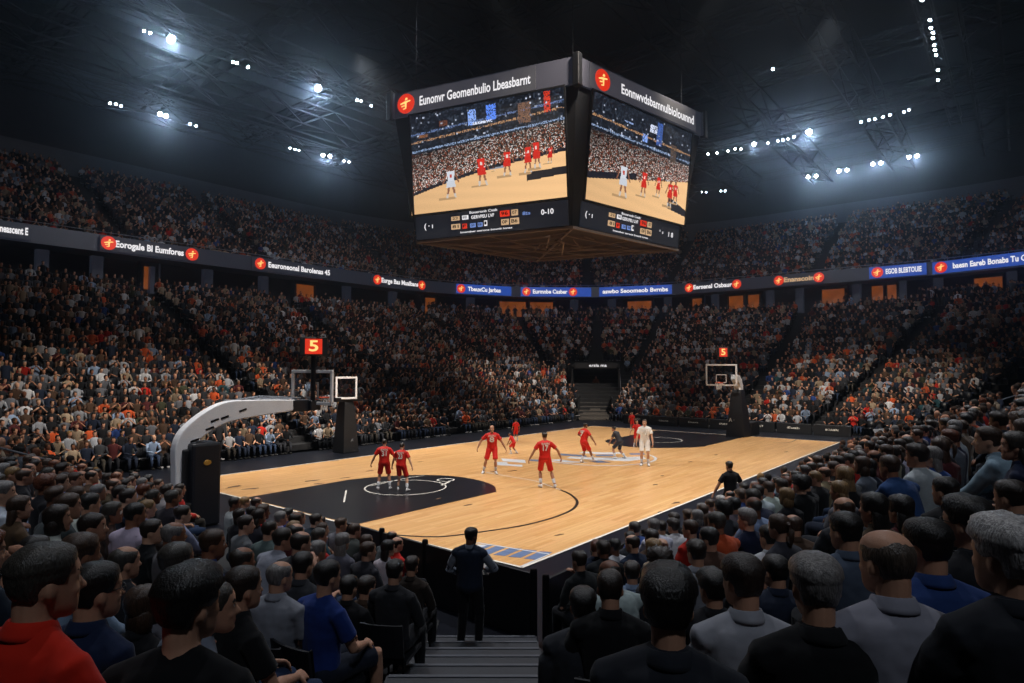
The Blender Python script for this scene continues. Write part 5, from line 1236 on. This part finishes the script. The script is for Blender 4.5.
sgn = empty('tunnel_sign', C0 + dr * 7.35 + V((0, 0, 4.25)), a30 - PI2); tag(sgn, 'black tunnel sign with small pale lettering over the far corner exit', 'sign')
MB().box((0, 0, 0), (3.6, .12, .5)).obj('board', M_BLACK, sgn); lettering('ersia ma', .36, 1.5, M_TXT, sgn, (.2, -.075, 0))
for s in (-1, 1):
    h = MB(); pts = [C0 + dr * (6.6 + i * 1.0) + tg * s * 2.1 + V((0, 0, zlow(int((5 + i) / QK)) + .9)) for i in range(5)]
    h.tube(pts, .03, 6); 
    for p in pts: h.tube([p - V((0, 0, .9)), p], .022, 5)
    ho = h.obj('handrail', M_RAIL); tag(ho, 'steel handrail on the %s of the far corner tunnel' % ('side nearer the end seats' if s < 0 else 'side nearer the far sideline'), 'handrail')
guy = dress(POSE_P['plain'], 'Pplain', tuple(C0 + dr * 9.0 + V((0, 0, 1.6))), a30 + PI2, False, 1, 'short', HC['brown'], SK[1], 'short', lin('#7a4a30'), False, 'long', lin('#22242a'), lin('#101010'), 1.)
tag(guy, 'person in an orange brown top standing in the far corner tunnel', 'person')
M_WARM = mat_emit('warm_interior', lin('#c86a2c'), .42, var=.85)
OPEN = ((140, 153), (294, 313), (498, 526), (530, 553), (628, 652), (692, 703), (729, 745), (748, 760), (823, 845), (873, 884), (887, 896), (975, 1002), (424, 434))
RW = ring_path(23.9, 60); dw = []
for (x0, y0, a0, b0), (x1, y1, a1, b1) in zip(RW, RW[1:]):
    m_ = max(1, int(math.hypot(x1 - x0, y1 - y0) / .2))
    for j in range(m_): f = j / m_; p = (x0 + (x1 - x0) * f, y0 + (y1 - y0) * f); q = proj((*p, 11)); dw.append((p, q[0], q[2]))
dw = [q for q in dw if q[2] > 5]
for i, (a, b) in enumerate(OPEN):
    pa, pb = (min(dw, key=lambda q: abs(q[1] - v))[0] for v in (a, b)); pa, pb = V((*pa, 0)), V((*pb, 0)); X = (pb - pa).normalized(); w = (pb - pa).length; c = (pa + pb) / 2 + V((0, 0, 10.75)); c -= X.cross(V((0, 0, 1))) * -.05
    R = Matrix.Rotation(math.atan2(X.y, X.x), 3, 'Z')
    m = MB(); m.box((0, 0, 0), (w, .06, 1.7), R); wo = m.obj('window_%d' % (i + 1), M_WARM, None, c, 'structure')
    m = MB()
    for s in (-1, 1): m.box(R @ V((s * (w / 2 + .12), -.15, 0)), (.24, .5, 2.4), R)
    m.box(R @ V((0, -.15, 1.0)), (w + .4, .5, .3), R); m.obj('window_surround', M_WALL, wo)
for px in (40, 95, 152, 206, 262, 345, 392, 470, 575, 612, 668, 715, 770, 800, 858, 903, 938, 1012):     # piers between the openings
    pa = min(dw, key=lambda q: abs(q[1] - px))[0]; m = MB(); m.box((0, 0, 0), (.7, .7, 2.8)); m.obj('pillar', M_FASC, None, (pa[0] * .998, pa[1] * .998, 10.6), 'structure')
# boards, table and chairs at the end line
for i in range(7):
    y = 6.2 - 2.15 * i
    r = empty('courtside_board', (17.35, y, 0), -PI2); tag(r, f'low black advertising board at the end line, {ordinal(i + 1)} from the far corner', 'sign', 'advertising boards at the end line')
    MB().box((0, 0, .32), (2.05, .16, .64)).obj('board', M_BLACK, r, bevel=.02)
    lettering(('BAERCO', 'Lbasne', 'Enuors', 'BASB EU', 'SCENT', 'Eusb', 'BOASEN')[i], .17, .7, M_LINE_W, r, (0, -.09, .36))
tb = empty('press_table', (13.6, -9.9, 0), .2); tag(tb, 'pale slanted press table beside the end of the sideline seats', 'table')
MB().box((0, 0, .78), (2.2, .8, .05), Matrix.Rotation(-.12, 3, 'X')).obj('tabletop', M_GREYP, tb, bevel=.01)
for sx in (-1, 1):
    for sy in (-1, 1): m = MB(); m.tube([(sx * 1.0, sy * .32, 0), (sx * 1.0, sy * .32, .76)], .025, 6); m.obj('leg', M_RAIL, tb)
MB().box((0, -.36, .45), (2.1, .03, .6)).obj('front_panel', M_GREYP, tb)
# dark end wall of the sideline stand with its rail
ew = MB(); ew.prism([(XE + .05, NEAR_R + .3), (XE + .05, NEAR_R - ROW * NROWS), (XE + .17, NEAR_R - ROW * NROWS), (XE + .17, NEAR_R + .3)], 0, .9); ew.obj('wall_stand_end', M_BLACK, kind='structure')
hr = MB(); pts = [(XE + .3, NEAR_R - ROW * k, ZR * k + 1.0) for k in range(0, 12)]; hr.tube(pts, .03, 6)
for p in pts[::2]: hr.tube([(p[0], p[1], 0), p], .025, 5)
tag(hr.obj('handrail', M_RAIL), 'steel handrail running up the far end of the sideline seats', 'handrail')
hr = MB(); pts = [(NX + .2 - RR * k, YL - .65, zlow(k) + 1.0) for k in range(0, 16)]; hr.tube(pts, .03, 6)
for p in pts[::2]: hr.tube([(p[0], p[1], 0), p], .025, 5)
tag(hr.obj('handrail', M_RAIL), 'steel handrail in the dark gap at the end of the baseline seats', 'handrail')

# ------------------------------------------------------------------ roof steel, lighting trusses, floodlights
def box_truss(name, a, b, w, m, label, cat='truss', group=None, chord=.06, step=1.6):
    a, b = V(a), V(b); d = b - a; L = d.length; d.normalize(); s = d.cross(V((0, 0, 1))).normalized() * w / 2; u = V((0, 0, w / 2)); mb = MB()
    cs = [s + u, -s + u, s - u, -s - u]
    for q in cs: mb.bar(a + q, b + q, chord)
    n = max(2, int(L / step))
    for i in range(n):
        p, q = a + d * L * i / n, a + d * L * (i + 1) / n
        for j, (c1, c2) in enumerate(((cs[0], cs[2]), (cs[1], cs[3]), (cs[0], cs[1]), (cs[2], cs[3]))): mb.bar(p + (c1 if i % 2 else c2), q + (c2 if i % 2 else c1), chord * .55)
    o = mb.obj(name, m); tag(o, label, cat, group); return o
RG = 22.4
box_truss('lighting_truss', (-30, 20.1, RG + .3), (14, 19.0, RG + .3), .7, M_TRUSS, 'lighting truss above the far edge of the court left of the scoreboard', group='lighting trusses')
box_truss('lighting_truss', (-26, 31.9, RG + .3), (36, 30.0, RG + .3), .7, M_TRUSS, 'long lighting truss above the far side seats', group='lighting trusses')
box_truss('lighting_truss', (27.4, 14, RG + .3), (27.4, -16, RG + .3), .7, M_TRUSS, 'lighting truss above the near edge of the end seats', group='lighting trusses')
box_truss('lighting_truss', (39.2, 16, RG + .3), (39.2, -18, RG + .3), .7, M_TRUSS, 'farthest lighting truss above the top of the end seats', group='lighting trusses')
box_truss('lighting_truss', (6, -12.1, RG + .3), (34, -12.1, RG + .3), .7, M_TRUSS, 'steep looking lighting truss above the sideline seats', group='lighting trusses')
for i, y in enumerate((-30, -22, -14, -6, 2, 10, 18, 26, 34, 42)):
    box_truss('roof_truss', (-38, y, 26.4), (62, y, 26.4), 2.0, M_TRUSSD, f'dark steel roof truss spanning lengthways, {ordinal(i + 1)} from the near wall', group='roof trusses', chord=.16, step=3.2)
for i, x in enumerate((-30, -20, -10, 0, 10, 20, 30, 40, 50)):
    box_truss('roof_beam', (x, -42, 28.4), (x, 58, 28.4), 1.2, M_TRUSSD, f'dark steel cross beam under the roof deck, {ordinal(i + 1)} from the baseline end', group='roof cross beams', chord=.14, step=4)
cw = MB()
for s in (-.6, .6): cw.bar((-20, 12 + s, 24.6), (40, 12 + s, 24.6), .12); cw.bar((-20, 12 + s, 25.6), (40, 12 + s, 25.6), .05)
for i in range(31): cw.bar((-20 + 2 * i, 11.4, 24.6), (-20 + 2 * i, 12.6, 24.6), .06); cw.bar((-20 + 2 * i, 11.4, 24.6), (-20 + 2 * i, 11.4, 25.6), .04)
tag(cw.obj('catwalk', M_TRUSSD), 'narrow steel catwalk under the roof beyond the scoreboard', 'catwalk')
M_LENS_S = mat_emit('lamp_lens', (.72, .86, 1.0), 22.0, (.5, .5, .5)); M_LENS_B = mat_emit('flood_lens', (.72, .86, 1.0), 60.0, (.5, .5, .5)); M_LENS_M = mat_emit('mid_lens', (.72, .86, 1.0), 40.0, (.5, .5, .5))
LAMPS = []
def lamp(px, py, size, row, z=RG):
    P = at_z(px, py, z); r = {'s': .09, 'm': .16, 'b': .23}[size]; lens = {'s': M_LENS_S, 'm': M_LENS_M, 'b': M_LENS_B}[size]
    aim = (V((-4, -3, 0)) - P).normalized(); q = (-aim).to_track_quat('Z', 'Y')
    L = empty('floodlight', P); L.rotation_mode = 'QUATERNION'; L.rotation_quaternion = q
    def hous(): m = MB(); m.lathe([(r * .5, r * 1.7), (r * .8, r * 1.5), (r * .9, r * .6), (r * 1.1, r * .05), (r * 1.12, -.02), (r * 1.0, -.02), (r * .98, .03), (.01, .04)], 16); return m.mesh('housing', M_BLACKM, True)
    def ln(): m = MB(); m.lathe([(r * .97, .02), (r * .97, -.005), (r * .7, -.03), (.005, -.045)], 20); return m.mesh('lens', lens, True)
    def yk(): m = MB(); m.tube([(r * 1.15, 0, r * .7), (r * 1.25, 0, r * 2.0), (-r * 1.25, 0, r * 2.0), (-r * 1.15, 0, r * .7)], .025, 6); return m.mesh('yoke', M_BLACKM, True)
    put('housing', cached(('hous', size), hous), L); put('lens', cached(('lens', size), ln), L); put('yoke', cached(('yoke', size), yk), L)
    LAMPS.append((P, size)); row.append((L, size)); return L
def lamp_row(phrase, items):
    row = []
    for px, py, s in items: lamp(px, py, s, row)
    n = len(row)
    for i, (L, s) in enumerate(row):
        tag(L, f"{ {'s': 'small', 'm': 'bright', 'b': 'very bright large'}[s]} lamp, {ordinal(i + 1)} from the left {phrase}", 'lamp', 'floodlights')
lamp_row('on the truss over the far court edge', [(144, 31, 's'), (150, 33, 's'), (171, 39, 'b'), (233, 62, 's'), (237, 63, 's'), (248, 67, 's'), (318, 88, 'b'), (357, 100, 's'), (361, 101, 's'), (371, 106, 's')])
lamp_row('on the long truss over the far seats', [(110, 103, 's'), (116, 104, 's'), (121, 106, 's'), (160, 114, 'm'), (166, 116, 'm'), (190, 124, 's'), (196, 126, 's'), (290, 148, 's'), (295, 149, 's'), (299, 150, 's'), (323, 155, 'm'), (330, 156, 'm'), (344, 161, 's'), (349, 162, 's')])
lamp_row('on the truss over the front end seats', [(708, 154, 's'), (717, 153, 's'), (728, 151, 's'), (735, 149, 's'), (741, 149, 's'), (754, 144, 'm'), (768, 143, 's'), (778, 141, 's'), (783, 140, 's'), (788, 139, 's'), (794, 137, 's'), (809, 132, 'b'), (861, 122, 's'), (869, 120, 's'), (875, 119, 's'), (883, 117, 's'), (890, 115, 's'), (904, 112, 's'), (909, 110, 's')])
lamp_row('on the farthest truss over the end seats', [(702, 192, 's'), (706, 192, 's'), (721, 191, 's'), (725, 191, 's'), (808, 177, 'm'), (816, 176, 'm'), (839, 171, 'm'), (847, 170, 'm'), (873, 164, 'm'), (881, 163, 'm'), (909, 157, 'm'), (917, 156, 'm')])
lamp_row('up the truss over the sideline seats', [(922, 0, 's'), (930, 20, 's'), (931, 28, 's'), (933, 33, 's'), (933, 38, 's'), (934, 45, 's'), (935, 50, 's'), (936, 55, 's'), (938, 70, 's'), (938, 80, 's')])
row = []; lamp(773, 69, 's', row); tag(row[0][0], 'single faint lamp hanging alone below the roof trusses', 'lamp', 'floodlights')

def spot(name, loc, aim, watt, deg, blend=.7, col=(1, .96, .9), r=.35):
    l = bpy.data.lights.new(name, 'SPOT'); l.energy = watt; l.spot_size = math.radians(deg); l.spot_blend = blend; l.color = col; l.shadow_soft_size = r
    o = put(name, l, None, loc); o.rotation_euler = (V(aim) - V(loc)).to_track_quat('-Z', 'Y').to_euler(); return o
KEY = 1.0
big = [P for P, s in LAMPS if s in 'bm']
for P, sz in LAMPS:                                             # wide beams of the bright lamps, tilted down into the hall
    if sz in 'bm':
        dd = (V((-16, -10, P.z)) - P).normalized(); spot('flood', P + V((0, 0, -.45)), P + dd - V((0, 0, 1.25)), {'b': 850, 'm': 260}[sz] * KEY, 92, .6, (.62, .80, 1.0), .3)
for x, y in ((-11, -4), (-11, 6), (11, -5), (11, 7), (0, -9), (0, 10)): spot('court_light', (x * 1.25, y * 1.6, 23.4), (x * .75, y * .35, 0), 13000 * KEY, 62, .8, (1, .955, .89), .5)
for x in (-12, -2, 8, 18): spot('stand_fill', (x * .8, -5, 23.4), (x, 13.8, 1.0), 36000 * KEY, 36, 1., (1, .90, .78), .5)
for y in (-6, 4): spot('stand_fill', (-2, y, 23.4), (20.8, y * 1.1, 1.0), 44000 * KEY, 34, 1., (1, .90, .78), .5)
for x, y in ((-8, 38), (12, 40), (46, 6), (38, 30), (46, -10)): spot('stand_fill', (x * .4, y * .4, 21.5), (x, y, 14), 2300 * KEY, 70, 1., (.78, .86, 1), .5)  # fill spots added to lift the upper tier, no fixtures built
for x, y in ((-4, 28), (12, 28), (34, 4), (30, 20)): spot('stand_fill', (x * .3, y * .3 - 4, 23), (x, y, 7), 2600 * KEY, 64, 1., (.95, .93, .95), .5)
for x, y, wt_ in ((-2, -12.5, 13500), (-11, -12.5, 11000), (-19.5, -4, 8000), (-20, -12, 3800)): spot('stand_fill', (x + 6, y + 5, 27), (x, y, 1.5), wt_ * KEY, 50, 1., (.92, .94, 1), .5)  # unseen spots added high overhead to brighten the near stands
for x, y, wt_ in ((-9, -20, 2600), (-26, -4, 5200), (-25, -18, 2800)): spot('stand_fill', (x - 3, y - 5, 22), (x + 4, y + 6, 1.5), wt_ * KEY, 60, 1., (.80, .88, 1), .6)  # added cool fill from behind the near seats, without lamp bodies

# ------------------------------------------------------------------ air, world, camera
w = bpy.data.worlds.new('World'); SC.world = w; w.use_nodes = True; N, Lk = w.node_tree.nodes, w.node_tree.links
N['Background'].inputs[0].default_value = (.02, .03, .05, 1); N['Background'].inputs[1].default_value = .0
HAZE = .0020
vs_ = N.new('ShaderNodeVolumeScatter'); vs_.inputs['Density'].default_value = HAZE; vs_.inputs['Color'].default_value = (.72, .84, 1, 1); vs_.inputs['Anisotropy'].default_value = .93
if HAZE: Lk.new(vs_.outputs[0], N['World Output'].inputs['Volume'])
cam = bpy.data.cameras.new('Camera'); cam.sensor_width = 36; cam.lens = FPX / 1024 * 36; cam.clip_start = .05; cam.clip_end = 300
co = put('Camera', cam, None, CAM); co.rotation_euler = (PI2 + PITCH, 0, YAW - PI2); SC.camera = co
SC.view_settings.view_transform = 'Standard'; SC.view_settings.look = 'None'; SC.view_settings.gamma = 1; SC.view_settings.exposure = 0; SC.view_settings.use_curve_mapping = False
SC.cycles.use_denoising = True; SC.cycles.max_bounces = 5; SC.cycles.diffuse_bounces = 3; SC.cycles.volume_bounces = 0; SC.cycles.glossy_bounces = 3; SC.cycles.transparent_max_bounces = 6; SC.cycles.sample_clamp_indirect = 4; SC.cycles.use_light_tree = True
